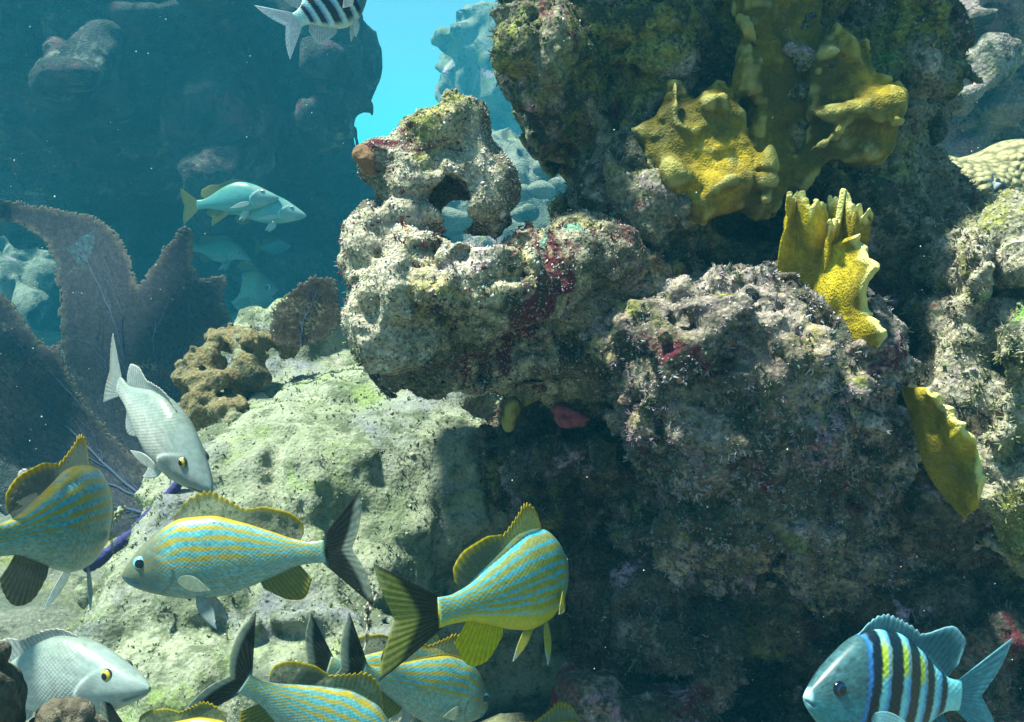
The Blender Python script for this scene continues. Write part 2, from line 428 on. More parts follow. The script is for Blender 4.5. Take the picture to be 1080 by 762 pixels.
M['slab'] = reef_mat('slab', [(0.19, 0.21, 0.135), (0.26, 0.265, 0.19), (0.13, 0.155, 0.08)], [((0.19, 0.24, 0.09), 7, 0.54, 0.66), ((0.16, 0.165, 0.18), 4, 0.52, 0.66), ((0.30, 0.25, 0.22), 6, 0.6, 0.7)], seed=21, turf_amt=0.5, speck=0.22, turf=(0.085, 0.10, 0.06), bumpd=0.004)
M['far'] = reef_mat('far', [(0.12, 0.115, 0.09), (0.20, 0.19, 0.16), (0.07, 0.07, 0.05)], [(OLIVE, 3, 0.55, 0.65), (LILAC, 4, 0.57, 0.66)], seed=25, s=0.5, bumpd=0.015, speck=0.4)
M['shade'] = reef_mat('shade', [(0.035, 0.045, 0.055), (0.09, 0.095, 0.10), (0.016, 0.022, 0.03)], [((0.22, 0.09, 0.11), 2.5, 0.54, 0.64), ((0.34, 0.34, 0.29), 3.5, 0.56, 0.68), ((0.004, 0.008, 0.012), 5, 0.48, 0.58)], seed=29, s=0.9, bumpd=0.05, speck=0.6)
M['sand'] = reef_mat('sand', [(0.09, 0.10, 0.08), (0.14, 0.14, 0.11), (0.06, 0.075, 0.055)], [(OLIVE, 1.5, 0.52, 0.66)], seed=33, s=0.7, turf_amt=0.2, speck=0.35)

R_ = np.random.RandomState

# ------------------------------------------------------------------ seabed
def seabed():
    xs = np.concatenate([np.linspace(-150, -3, 50), np.linspace(-2.9, 2.9, 150), np.linspace(3, 150, 50)])
    ys = np.concatenate([np.linspace(-6, 0.6, 12), np.linspace(0.65, 6, 170), np.linspace(6.2, 215, 80)])
    X, Y = np.meshgrid(xs, ys, indexing='ij')
    p = np.stack([X, Y, 0 * X], -1).reshape(-1, 3)
    z = -0.86 + 0.07 * fbm(p, 1.3, 4, 3) + 0.03 * billow(p, 6, 2, 5)
    far = np.clip(p[:, 1] - 5, 0, 100); z = z - 0.003 * far
    v = p.copy(); v[:, 2] = z
    nx, ny = len(xs), len(ys)
    i = np.arange(nx - 1)[:, None] * ny + np.arange(ny - 1)[None]
    f = np.stack([i, i + ny, i + ny + 1, i + 1], -1).reshape(-1, 4)
    tag(obj('seabed', v, f, M['sand'], loc=(0, 0, 0)), kind='structure')
seabed()

def rims(v, q, h):                     # how far each point stands out from the smoothed surface: pale growing edges
    e = np.concatenate([q[:, [0, 1]], q[:, [1, 2]], q[:, [2, 3]], q[:, [3, 0]]]); e = np.concatenate([e, e[:, ::-1]])
    cnt = np.bincount(e[:, 0], minlength=len(v)); w = v.copy()
    for _ in range(int((0.017 / h) ** 2)):
        w = np.stack([np.bincount(e[:, 0], w[e[:, 1], k], len(v)) for k in range(3)], 1) / np.maximum(cnt, 1)[:, None]
    nr = np.cross(v[q[:, 2]] - v[q[:, 0]], v[q[:, 3]] - v[q[:, 1]]); vn = np.zeros_like(v)
    for k in range(4): np.add.at(vn, q[:, k], nr)
    vn /= np.linalg.norm(vn, axis=1)[:, None] + 1e-12
    return np.clip(((v - w) * vn).sum(1) / 0.0045, 0, 1)

def rock(name, label, cat, mat, prims, h, group=None, rim=False, **kw):
    v, q = rock_mesh(prims, h, **kw)
    o = obj(name, v, q, mat, col=np.repeat(rims(v, q, h)[:, None], 3, 1) if rim else None); tag(o, label, cat, group)
    return o, v, q

# ------------------------------------------------------------------ far rocks
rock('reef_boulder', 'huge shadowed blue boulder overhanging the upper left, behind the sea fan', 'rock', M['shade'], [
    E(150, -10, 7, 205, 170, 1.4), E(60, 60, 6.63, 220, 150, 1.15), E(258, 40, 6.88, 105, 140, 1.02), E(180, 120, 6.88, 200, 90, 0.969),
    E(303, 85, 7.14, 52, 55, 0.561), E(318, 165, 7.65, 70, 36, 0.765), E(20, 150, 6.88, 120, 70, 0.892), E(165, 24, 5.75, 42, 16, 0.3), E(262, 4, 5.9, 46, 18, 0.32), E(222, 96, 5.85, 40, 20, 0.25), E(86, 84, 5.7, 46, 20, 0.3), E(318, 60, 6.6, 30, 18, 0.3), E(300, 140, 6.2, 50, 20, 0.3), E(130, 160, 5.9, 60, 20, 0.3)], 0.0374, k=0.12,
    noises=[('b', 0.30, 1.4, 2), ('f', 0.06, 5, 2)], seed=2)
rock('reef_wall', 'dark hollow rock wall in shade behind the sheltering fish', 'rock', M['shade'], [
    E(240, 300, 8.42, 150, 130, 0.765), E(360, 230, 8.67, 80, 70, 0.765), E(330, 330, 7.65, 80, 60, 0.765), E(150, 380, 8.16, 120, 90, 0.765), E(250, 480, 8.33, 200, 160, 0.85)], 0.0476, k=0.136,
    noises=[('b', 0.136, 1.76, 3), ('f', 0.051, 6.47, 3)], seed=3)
rock('lumpy_rock', 'small lumpy hazy rock in the gap left of the sea fan', 'rock', M['far'], [
    E(20, 320, 9.25, 60, 60, 0.867), E(30, 262, 9.25, 16, 18, 0.173), E(5, 290, 8.96, 30, 26, 0.289), E(48, 300, 8.96, 26, 26, 0.289), E(40, 345, 8.67, 34, 40, 0.347), E(-20, 260, 9.25, 26, 30, 0.289), E(20, 420, 9.18, 90, 80, 0.85)], 0.0374, k=0.085,
    noises=[('b', 0.136, 2.35, 2), ('f', 0.0255, 8.24, 2)], seed=4)
rock('reef_pinnacle', 'pale hazy rock pinnacle rising in open water behind the arch', 'rock', M['far'], [
    E(532, 95, 13.4, 56, 75, 1.06), E(500, 55, 13.1, 30, 32, 0.608), E(572, 45, 13.7, 60, 42, 1.06), E(620, -10, 14.3, 90, 60, 1.22), E(640, 90, 14, 130, 110, 1.22), E(560, 120, 13.4, 60, 60, 0.912), E(580, 250, 13.4, 130, 130, 1.28)], 0.0608, k=0.224,
    noises=[('b', 0.304, 1.25, 3), ('f', 0.08, 3.75, 3)], seed=6)
rock('reef_slope', 'hazy rounded rock slope seen through the gap beside the arch', 'rock', M['far'], [
    E(540, 260, 8.09, 90, 116, 0.833), E(480, 300, 7.85, 120, 100, 0.833), E(610, 250, 8.09, 90, 110, 0.714), E(520, 420, 7.7, 200, 160, 0.84)], 0.0448, k=0.112,
    noises=[('b', 0.112, 1.79, 3), ('f', 0.042, 5.71, 3)], seed=7)
stones = [(548, 203, 6.93, 14, 9), (571, 200, 6.86, 15, 8), (590, 196, 6.93, 14, 10), (553, 226, 6.72, 16, 9), (478, 233, 6.65, 24, 14), (462, 214, 6.86, 18, 9), (575, 178, 7.28, 14, 8)]
labs = ['grey rounded stone nearest the right foot of the arch', 'olive flat stone in the gap right of the arch', 'dark rounded stone against the big outcrop above the ledge',
        'low pale stone just above the ledge, right of the arch foot', 'pale rounded stone filling the lower arch window', 'darker stone in the upper left of the arch window', 'topmost hazy stone on the slope right of the arch']
for i, ((a, b, d, rx, ry), lb) in enumerate(zip(stones, labs)):
    rock('stone', lb, 'stone', M['far'], [E(a, b, d, rx, ry, rx / FPX * d), E(a + rx * .4, b + 2, d, rx * .6, ry * .8, rx / FPX * d * .7)], 0.015, group='rounded stones behind the arch', k=0.02, noises=[('f', 0.017, 6, 2)], seed=30 + i)

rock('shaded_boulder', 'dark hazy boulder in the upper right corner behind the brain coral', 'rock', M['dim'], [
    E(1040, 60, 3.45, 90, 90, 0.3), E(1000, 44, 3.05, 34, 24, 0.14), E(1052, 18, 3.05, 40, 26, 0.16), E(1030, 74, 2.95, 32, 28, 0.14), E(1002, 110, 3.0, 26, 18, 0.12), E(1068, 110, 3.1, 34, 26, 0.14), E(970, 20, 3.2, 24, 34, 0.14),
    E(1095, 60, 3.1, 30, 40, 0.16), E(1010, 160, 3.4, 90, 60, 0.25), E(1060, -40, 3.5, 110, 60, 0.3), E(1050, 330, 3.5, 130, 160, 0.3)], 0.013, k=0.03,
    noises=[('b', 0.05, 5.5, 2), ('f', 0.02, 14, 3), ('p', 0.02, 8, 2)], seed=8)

# ------------------------------------------------------------------ sunlit slab (centre left)
so_, sv, sq = rock('sunlit_boulder', 'large pale green sunlit boulder sloping below the ledge, behind the grunts', 'rock', M['slab'], [
    E(390, 560, 1.95, 190, 190, 0.55), E(300, 420, 2.15, 90, 70, 0.3), E(245, 620, 1.60, 105, 110, 0.3), E(310, 720, 1.48, 160, 140, 0.3),
    E(450, 520, 1.9, 110, 110, 0.35), E(500, 640, 1.85, 120, 170, 0.3), E(215, 750, 1.42, 60, 80, 0.15), E(380, 640, 1.62, 110, 80, 0.2)], 0.0085, k=0.10,
    noises=[('b', 0.05, 3.5, 2), ('b', 0.016, 11, 2), ('f', 0.010, 22, 3), ('f', 0.005, 50, 2), ('p', 0.006, 11, 3)], seed=10)
SLABP = [(0.22, 0.24, 0.15), (0.28, 0.28, 0.2), (0.13, 0.16, 0.07), (0.32, 0.32, 0.26), (0.17, 0.2, 0.09)]
nodules('algae_grain', so_, sv, sq, 26000, SLABP, R_(1), 0.0012)
turf('algae_turf', so_, sv, sq, 8000, [(0.15, 0.18, 0.09), (0.2, 0.22, 0.14), (0.12, 0.14, 0.08)], R_(2), 0.0042, 6, mask=lambda p, n, rs: fbm(p, 6, 3, 8) + 0.3 * rs.normal(0, 1, len(p)) > 0.05)

# ------------------------------------------------------------------ main outcrop
OUT = tag(empty('reef_outcrop', P(760, 640, 1.5)), 'massive crusted limestone outcrop with overhanging ledge and dark base, centre and right', 'rock')
def part(name, mat, prims, h, **kw):
    v, q = rock_mesh(prims, h, **kw)
    return obj(name, v, q, mat, OUT), v, q
up_, uv, uq = part('upper_mass', M['upper'], [
    E(722, -150, 1.30, 185, 100, 0.14), S([(600, -220), (596, 5), (570, 24), (542, 42), (531, 70), (534, 100), (543, 128), (560, 155), (574, 178), (590, 205), (580, 235), (600, 300), (700, 340), (960, 340), (990, 300), (988, 270), (972, 225), (958, 185), (946, 155), (970, 132), (992, 100), (984, 65), (958, 30), (938, 0), (950, -220)], 1.50, 0.24, 170),  # first blob: unseen brow above the frame, added to shade the fire coral
    E(668, 60, 1.35, 100, 50, 0.14), E(705, -60, 1.38, 120, 80, 0.26), E(622, 62, 1.40, 60, 46, 0.12), E(640, 130, 1.36, 70, 45, 0.10), E(720, 190, 1.38, 130, 70, 0.12),
    E(930, 70, 1.36, 56, 70, 0.11), E(850, -90, 1.45, 105, 90, 0.2), E(940, 250, 1.46, 44, 80, 0.12), E(660, 240, 1.42, 60, 50, 0.12), E(800, 235, 1.36, 60, 36, 0.12, sub=True)],
    0.0048, k=0.035, noises=[('b', 0.05, 5, 2), ('b', 0.018, 17, 2), ('f', 0.010, 34, 3), ('p', 0.02, 14, 2)], seed=12)
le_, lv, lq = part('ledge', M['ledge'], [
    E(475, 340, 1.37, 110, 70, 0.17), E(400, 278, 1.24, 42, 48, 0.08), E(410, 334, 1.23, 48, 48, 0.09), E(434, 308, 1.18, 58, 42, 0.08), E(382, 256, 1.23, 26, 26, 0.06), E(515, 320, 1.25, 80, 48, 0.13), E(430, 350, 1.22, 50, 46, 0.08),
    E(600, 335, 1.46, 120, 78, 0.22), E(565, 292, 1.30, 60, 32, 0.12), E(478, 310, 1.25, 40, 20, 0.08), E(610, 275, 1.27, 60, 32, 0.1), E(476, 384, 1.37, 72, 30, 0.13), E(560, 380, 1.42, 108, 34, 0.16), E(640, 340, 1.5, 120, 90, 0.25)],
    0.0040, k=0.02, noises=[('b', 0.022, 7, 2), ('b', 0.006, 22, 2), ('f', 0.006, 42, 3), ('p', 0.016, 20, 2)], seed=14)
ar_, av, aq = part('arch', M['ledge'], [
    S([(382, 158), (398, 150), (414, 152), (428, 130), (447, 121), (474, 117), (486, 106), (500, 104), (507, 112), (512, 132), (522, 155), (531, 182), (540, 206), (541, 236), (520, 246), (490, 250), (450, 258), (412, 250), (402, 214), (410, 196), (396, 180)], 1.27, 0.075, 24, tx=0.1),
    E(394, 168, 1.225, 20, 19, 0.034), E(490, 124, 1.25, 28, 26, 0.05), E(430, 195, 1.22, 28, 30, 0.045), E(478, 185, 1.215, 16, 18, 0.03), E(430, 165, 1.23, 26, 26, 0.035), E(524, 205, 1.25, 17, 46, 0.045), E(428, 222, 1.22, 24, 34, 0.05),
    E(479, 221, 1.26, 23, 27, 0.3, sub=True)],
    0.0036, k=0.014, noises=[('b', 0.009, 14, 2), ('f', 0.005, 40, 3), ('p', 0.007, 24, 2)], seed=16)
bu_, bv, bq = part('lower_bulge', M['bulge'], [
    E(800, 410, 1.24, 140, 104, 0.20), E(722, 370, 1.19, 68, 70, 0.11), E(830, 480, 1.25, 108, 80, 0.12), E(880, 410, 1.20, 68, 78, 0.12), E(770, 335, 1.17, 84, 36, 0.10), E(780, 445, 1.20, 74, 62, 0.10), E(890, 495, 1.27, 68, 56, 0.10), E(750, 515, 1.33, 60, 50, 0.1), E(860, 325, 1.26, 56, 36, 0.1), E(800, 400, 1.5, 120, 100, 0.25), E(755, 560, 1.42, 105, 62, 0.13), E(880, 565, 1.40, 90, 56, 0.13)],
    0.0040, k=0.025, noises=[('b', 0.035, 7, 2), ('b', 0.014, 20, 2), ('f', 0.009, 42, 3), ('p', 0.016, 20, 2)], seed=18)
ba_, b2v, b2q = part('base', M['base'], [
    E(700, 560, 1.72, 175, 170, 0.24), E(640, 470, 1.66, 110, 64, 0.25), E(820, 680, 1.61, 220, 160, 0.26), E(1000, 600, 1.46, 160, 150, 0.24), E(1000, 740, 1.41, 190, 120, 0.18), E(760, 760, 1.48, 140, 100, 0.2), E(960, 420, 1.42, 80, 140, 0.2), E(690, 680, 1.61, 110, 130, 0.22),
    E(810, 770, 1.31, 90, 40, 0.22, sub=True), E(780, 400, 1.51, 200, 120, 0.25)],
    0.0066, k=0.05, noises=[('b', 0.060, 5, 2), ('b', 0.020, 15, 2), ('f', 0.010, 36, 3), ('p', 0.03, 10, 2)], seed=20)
G1 = [(0.30, 0.27, 0.22), (0.46, 0.42, 0.36), (0.16, 0.16, 0.08), (0.36, 0.26, 0.30), (0.22, 0.25, 0.12), (0.12, 0.05, 0.05), (0.48, 0.46, 0.42)]
nodules('crust_grain', up_, uv, uq, 34000, [(0.12, 0.13, 0.07), (0.20, 0.19, 0.13), (0.08, 0.05, 0.05), (0.30, 0.27, 0.24), (0.12, 0.2, 0.06)], R_(3), 0.0011)
nodules('crust_grain', le_, lv, lq, 40000, G1, R_(4), 0.0010)
nodules('crust_grain', ar_, av, aq, 12000, G1, R_(5), 0.0009)
nodules('crust_grain', bu_, bv, bq, 26000, [(0.26, 0.22, 0.22), (0.36, 0.28, 0.32), (0.14, 0.13, 0.09), (0.42, 0.36, 0.36), (0.10, 0.04, 0.05)], R_(6), 0.0010)
nodules('crust_grain', ba_, b2v, b2q, 26000, [(0.08, 0.08, 0.05), (0.14, 0.12, 0.10), (0.07, 0.03, 0.03), (0.2, 0.2, 0.17)], R_(7), 0.0016)
PURP = [(0.16, 0.11, 0.14), (0.24, 0.18, 0.22), (0.13, 0.15, 0.10), (0.30, 0.25, 0.28), (0.10, 0.14, 0.11), (0.36, 0.33, 0.34)]
turf('algae_turf', bu_, bv, bq, 13000, PURP, R_(8), 0.0055, 7, mask=lambda p, n, rs: fbm(p, 8, 3, 18) + 0.15 - 0.9 * n[:, 2] > 0.0)
turf('algae_turf', up_, uv, uq, 5000, [(0.08, 0.09, 0.04), (0.13, 0.17, 0.06), (0.10, 0.05, 0.06), (0.2, 0.2, 0.14)], R_(9), 0.006, 6)
turf('algae_turf', le_, lv, lq, 2500, [(0.13, 0.14, 0.06), (0.2, 0.2, 0.12), (0.12, 0.03, 0.04), (0.24, 0.2, 0.18)], R_(10), 0.006, 6, mask=lambda p, n, rs: (fbm(p, 7, 2, 8) > -0.1))
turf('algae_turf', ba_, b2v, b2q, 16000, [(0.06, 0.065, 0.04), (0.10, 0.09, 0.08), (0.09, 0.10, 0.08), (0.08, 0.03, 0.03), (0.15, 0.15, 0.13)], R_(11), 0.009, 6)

# ------------------------------------------------------------------ right boulder
ri_, rv, rq = rock('pale_boulder', 'pale sunlit knobbly boulder at the right edge, below the brain coral', 'rock', M['right'], [
    E(1056, 280, 1.24, 66, 52, 0.12), E(1015, 320, 1.22, 34, 40, 0.08), E(1075, 350, 1.2, 62, 56, 0.11), E(1050, 430, 1.22, 52, 56, 0.10), E(1080, 530, 1.2, 60, 66, 0.1), E(1125, 305, 1.3, 70, 80, 0.16), E(1110, 460, 1.3, 80, 160, 0.16), E(1010, 265, 1.3, 26, 34, .08)],
    0.0050, k=0.02, noises=[('b', 0.030, 8, 2), ('b', 0.008, 24, 2), ('f', 0.006, 45, 3), ('p', 0.018, 16, 2)], seed=22)
nodules('crust_grain', ri_, rv, rq, 16000, [(0.34, 0.31, 0.22), (0.46, 0.42, 0.35), (0.2, 0.22, 0.08), (0.36, 0.28, 0.3)], R_(12), 0.0012)
turf('algae_turf', ri_, rv, rq, 5000, [(0.2, 0.22, 0.1), (0.3, 0.28, 0.2), (0.14, 0.12, 0.1)], R_(13), 0.007, 6, mask=lambda p, n, rs: fbm(p, 7, 2, 8) > 0.0)
m, n, l, b = mat_new('brain_coral')
pos = n.new('ShaderNodeNewGeometry').outputs['Position']
vd = voro(n, l, 62, pos, 'F1', 'Distance', 0.8)
l.new(ramp(n, l, vd, [(0.0, (0.36, 0.32, 0.17)), (0.45, (0.30, 0.26, 0.13)), (0.8, (0.12, 0.11, 0.05))]), b.inputs['Base Color']); b.inputs['Roughness'].default_value = 0.85
bump(n, l, math_(n, l, 'SUBTRACT', 1.0, vd), 1.0, 0.012, b); M['brain'] = m
rock('brain_coral', 'tan brain coral mound with knobbly polyps at the right edge', 'coral', M['brain'], [
    E(1010, 215, 1.85, 70, 46, 0.16), E(1060, 190, 1.9, 60, 36, 0.16), E(970, 190, 1.85, 34, 26, 0.1), E(1090, 200, 1.95, 60, 50, 0.2)], 0.007, k=0.04, noises=[('f', 0.010, 10, 2)], seed=23)

M['orange'] = plain_mat('orange_sponge', (0.15, 0.08, 0.04), (0.24, 0.13, 0.07), 60, 0.85, 0.15, 0.004)
# ------------------------------------------------------------------ small loose rocks
rock('dark_filler_boulder', 'dark boulder added low at the left edge to darken the gap behind the fans', 'rock', M['shade'], [E(60, 480, 3.6, 180, 110, 0.4), E(20, 600, 3.1, 120, 110, 0.4), E(90, 560, 3.2, 90, 90, 0.35), E(60, 720, 2.6, 120, 80, 0.3)], 0.014, k=0.08, noises=[('b', 0.06, 4, 2), ('f', 0.02, 16, 3)], seed=51)  # added boulder; its dark colour stands in for dim water behind the fans
rock('encrusting_sponge', 'dull rusty brown crust on the left knob of the arch', 'sponge', M['orange'], [E(381, 163, 1.195, 11, 9, 0.014), E(388, 170, 1.19, 9, 11, 0.012)], 0.003, k=0.01, noises=[('b', 0.005, 40, 2)], seed=52)
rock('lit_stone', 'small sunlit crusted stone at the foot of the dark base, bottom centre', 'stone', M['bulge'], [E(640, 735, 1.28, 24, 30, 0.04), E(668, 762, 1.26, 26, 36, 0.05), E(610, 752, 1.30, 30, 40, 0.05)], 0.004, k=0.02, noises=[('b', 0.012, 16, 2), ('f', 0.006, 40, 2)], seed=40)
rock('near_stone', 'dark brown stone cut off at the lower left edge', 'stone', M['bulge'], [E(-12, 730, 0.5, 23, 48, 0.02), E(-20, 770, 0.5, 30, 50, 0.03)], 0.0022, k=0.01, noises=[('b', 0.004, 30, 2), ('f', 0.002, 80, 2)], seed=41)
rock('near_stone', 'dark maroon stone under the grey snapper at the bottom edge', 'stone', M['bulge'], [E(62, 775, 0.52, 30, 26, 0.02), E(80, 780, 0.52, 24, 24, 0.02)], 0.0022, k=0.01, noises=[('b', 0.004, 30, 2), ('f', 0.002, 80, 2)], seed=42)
rock('coral_stump', 'crusted upright dead coral stump between the big boulder and left fish', 'coral', M['slab'], [E(100, 640, 1.35, 13, 34, 0.02, rot=18), E(112, 668, 1.36, 16, 30, 0.025), E(118, 720, 1.4, 24, 60, 0.05)], 0.0042, k=0.02, noises=[('b', 0.012, 20, 2), ('f', 0.005, 50, 2)], seed=43)
M['tan'] = reef_mat('tan', [(0.13, 0.095, 0.04), (0.19, 0.15, 0.075), (0.09, 0.07, 0.03)], [((0.20, 0.21, 0.13), 12, 0.52, 0.62)], seed=44, turf_amt=0.5, speck=0.5)
rock('encrusting_coral', 'lumpy tan coral growing on top of the sunlit boulder beside the sea fan', 'coral', M['tan'], [
    E(255, 362, 1.80, 32, 13, 0.05), E(222, 388, 1.75, 22, 17, 0.04), E(250, 400, 1.74, 30, 16, 0.05), E(208, 428, 1.70, 22, 15, 0.04, rot=35), E(228, 436, 1.69, 26, 24, 0.05), E(262, 378, 1.77, 16, 10, 0.04), E(285, 360, 1.82, 20, 12, 0.04), E(212, 408, 1.72, 12, 10, 0.03)], 0.0055, k=0.014, noises=[('b', 0.020, 12, 3), ('f', 0.008, 30, 3)], seed=45)

# ------------------------------------------------------------------ fire corals
def fire_mat(name, c3, dark, rimf):
    m, n, l, b = mat_new(name)
    pos = n.new('ShaderNodeNewGeometry').outputs['Position']
    n1 = noise(n, l, 11, 4, 0.6, pos); c = ramp(n, l, n1, [(0.34, c3[0]), (0.5, c3[1]), (0.64, c3[2])])
    c = mixrgb(n, l, c, (0.42, 0.42, 0.22), ramp(n, l, noise(n, l, 14, 3, 0.5, pos, 5.0), [(0.62, 0.0), (0.72, 0.8)]))
    pn = n.new('ShaderNodeAttribute'); pn.attribute_name = 'col'; pn = pn.outputs['Fac']
    c = mixrgb(n, l, c, ramp(n, l, noise(n, l, 130, 3, 0.6, pos, 2.0), [(0.3, 0.75), (0.7, 1.2)]), 1.0, 'MULTIPLY')
    l.new(c, b.inputs['Base Color']); b.inputs['Roughness'].default_value = 0.8; b.inputs['Specular IOR Level'].default_value = 0.12
    c2 = mixrgb(n, l, c, (0.06, 0.052, 0.014), ramp(n, l, noise(n, l, 6, 5, 0.7, pos, 7.0), [(0.44, 0.0), (0.58, dark)]))
    pv_ = voro(n, l, 330, pos); c2 = mixrgb(n, l, c2, ramp(n, l, pv_, [(0.0, 0.55), (0.35, 1.0), (0.8, 1.12)]), 1.0, 'MULTIPLY')
    c2 = mixrgb(n, l, c2, (0.62, 0.55, 0.20), ramp(n, l, pn, [(0.45, 0.0), (1.0, rimf)]))
    l.new(c2, b.inputs['Base Color'])
    bump(n, l, math_(n, l, 'ADD', noise(n, l, 70, 6, 0.7, pos), math_(n, l, 'MULTIPLY', pv_, 0.5)), 1.0, 0.0025, b)
    return m
M['fire'] = fire_mat('fire_coral', ((0.085, 0.075, 0.016), (0.17, 0.13, 0.012), (0.36, 0.25, 0.015)), 0.85, 0.35)  # darker copy for coral in shade, the shade put into its colour
M['plate'] = fire_mat('fire_plate_sunlit', ((0.26, 0.20, 0.012), (0.42, 0.31, 0.012), (0.54, 0.43, 0.03)), 0.55, 0.9)  # same coral in brighter colours, sunlight on the plates painted in
def plate(bot, top, amp, waves, seed, n_=110, m_=34, jag=0.10):       # one thin frilled plate from its foot to its growing edge
    rp = R_(seed); B = spline(bot, n_); T = spline(top, n_); t = np.linspace(0, 1, n_)[:, None]; r = np.linspace(0, 1, m_)[None]
    w1 = np.interp(np.linspace(0, 1, n_), np.linspace(0, 1, 16), rp.normal(0, 1, 16)); w2 = np.interp(np.linspace(0, 1, n_), np.linspace(0, 1, 34), rp.normal(0, 1, 34))
    ext = (1 + jag * (w1 + 0.45 * w2) * 0.6)[:, None]
    q = B[:, None] + (T - B)[:, None] * (r * ext)[..., None]
    q[..., 2] += amp * np.sin(t * waves * 6.283 + seed + 1.5 * r) * r ** 1.3 + amp * 0.18 * np.sin(t * waves * 11 + seed) * r ** 4 + 0.004 * np.sin(r * 9 + t * 6)
    v = to_world(np.stack([(q[..., 0] - 540) / FPX * q[..., 2], (381 - q[..., 1]) / FPX * q[..., 2], q[..., 2]], -1)).reshape(-1, 3)
    i = np.arange(n_ - 1)[:, None] * m_ + np.arange(m_ - 1)[None]
    rim = (smooth(0.80, 0.98, r + 0.05 * w2[:, None]) + 0 * t).reshape(-1, 1)
    return v, np.stack([i, i + m_, i + m_ + 1, i + 1], -1).reshape(-1, 4), np.repeat(rim, 3, 1)
def plates(label, parts, thick):
    vs, fs, cs, o = [], [], [], 0
    for p in parts:
        v, f, c = p; vs.append(v); fs.append(f + o); cs.append(c); o += len(v)
    ob = obj('fire_coral', np.concatenate(vs), np.concatenate(fs), M['plate'], col=np.concatenate(cs))
    md = ob.modifiers.new('thick', 'SOLIDIFY'); md.thickness = thick; md.offset = 0
    md = ob.modifiers.new('round', 'SUBSURF'); md.levels = 1; md.render_levels = 1
    return tag(ob, label, 'coral')
rock('fire_coral', 'broad mustard fire coral draped over the shaded upper face of the outcrop', 'coral', M['fire'], [
    S([(776, -30), (872, -30), (870, 60), (852, 120), (842, 200), (822, 232), (795, 236), (768, 214), (776, 150), (790, 120), (778, 60)], 1.248, 0.028, 20, tx=0.15),
    S([(663, 130), (690, 122), (702, 80), (722, 74), (732, 100), (754, 86), (770, 106), (785, 120), (790, 150), (800, 178), (780, 222), (738, 238), (706, 218), (694, 182), (674, 150)], 1.228, 0.0208, 16, tx=-0.15, ty=0.1),
    S([(846, 66), (876, 30), (900, 50), (912, 86), (930, 98), (948, 96), (954, 116), (946, 150), (930, 170), (880, 178), (850, 206), (826, 200), (840, 130)], 1.238, 0.0224, 14, tx=0.12, ty=-0.15),
    E(905, 118, 1.208, 46, 14, 0.022, rot=14), E(935, 112, 1.203, 17, 14, 0.022), E(790, 70, 1.213, 12, 34, 0.022, rot=12), E(788, 32, 1.208, 9, 18, 0.02, rot=30), E(812, 180, 1.198, 14, 34, 0.02, rot=-8), E(842, 160, 1.208, 12, 44, 0.02, rot=10),
    E(762, 196, 1.193, 20, 9, 0.02, rot=20), E(716, 186, 1.198, 20, 10, 0.02, rot=-25), E(884, 190, 1.218, 13, 11, 0.02), E(712, 104, 1.208, 9, 24, 0.02), E(746, 108, 1.208, 12, 11, 0.02), E(870, 150, 1.213, 30, 8, 0.02, rot=30)], 0.0036, k=0.016, noises=[('f', 0.012, 14, 2), ('b', 0.004, 40, 2)], seed=46, rim=True)
plates('sunlit yellow fire coral with upright folded plates above the lower bulge', [
    plate([(818, 306, 1.20), (845, 312, 1.19), (876, 308, 1.18)], [(832, 210, 1.15), (842, 200, 1.15), (856, 212, 1.13), (872, 224, 1.14)], 0.010, 1.6, 3),
    plate([(858, 304, 1.20), (876, 306, 1.19), (896, 300, 1.19)], [(866, 228, 1.17), (880, 208, 1.18), (894, 220, 1.16)], 0.008, 1.2, 5),
    plate([(866, 312, 1.17), (888, 314, 1.16), (908, 306, 1.16)], [(874, 240, 1.10), (888, 215, 1.12), (902, 222, 1.09), (919, 221, 1.07)], 0.009, 1.4, 8),
    plate([(852, 268, 1.19), (858, 305, 1.17), (862, 340, 1.17), (876, 376, 1.17)], [(900, 250, 1.09), (926, 276, 1.04), (912, 312, 1.06), (930, 344, 1.04), (930, 372, 1.06)], 0.010, 2.2, 11)], 0.0075)
plates('single mustard fire coral blade with frilled edge at lower right', [
    plate([(950, 408, 1.12), (962, 440, 1.12), (972, 478, 1.11), (986, 510, 1.11), (1018, 548, 1.10)], [(978, 412, 1.07), (996, 424, 1.04), (1018, 450, 1.03), (1036, 486, 1.03), (1032, 530, 1.06)], 0.011, 2.6, 14)], 0.0075)
rock('fire_coral', 'small bright yellow fire coral knob hanging under the ledge', 'coral', M['fire'], [E(541, 428, 1.36, 11, 16, 0.02), E(537, 442, 1.36, 7, 12, 0.015), E(553, 424, 1.37, 8, 8, 0.015)], 0.003, k=0.01, noises=[('f', 0.006, 30, 2)], seed=49, rim=True)
M['red'] = plain_mat('red_sponge', (0.22, 0.03, 0.06), (0.34, 0.10, 0.14), 60, 0.8, 0.2, 0.004)
rock('red_sponge', 'small crimson encrusting sponge on the shaded base below the ledge', 'sponge', M['red'], [E(605, 440, 1.40, 17, 11, 0.02), E(592, 434, 1.40, 9, 8, 0.015)], 0.003, k=0.01, noises=[('b', 0.006, 40, 2)], seed=50)

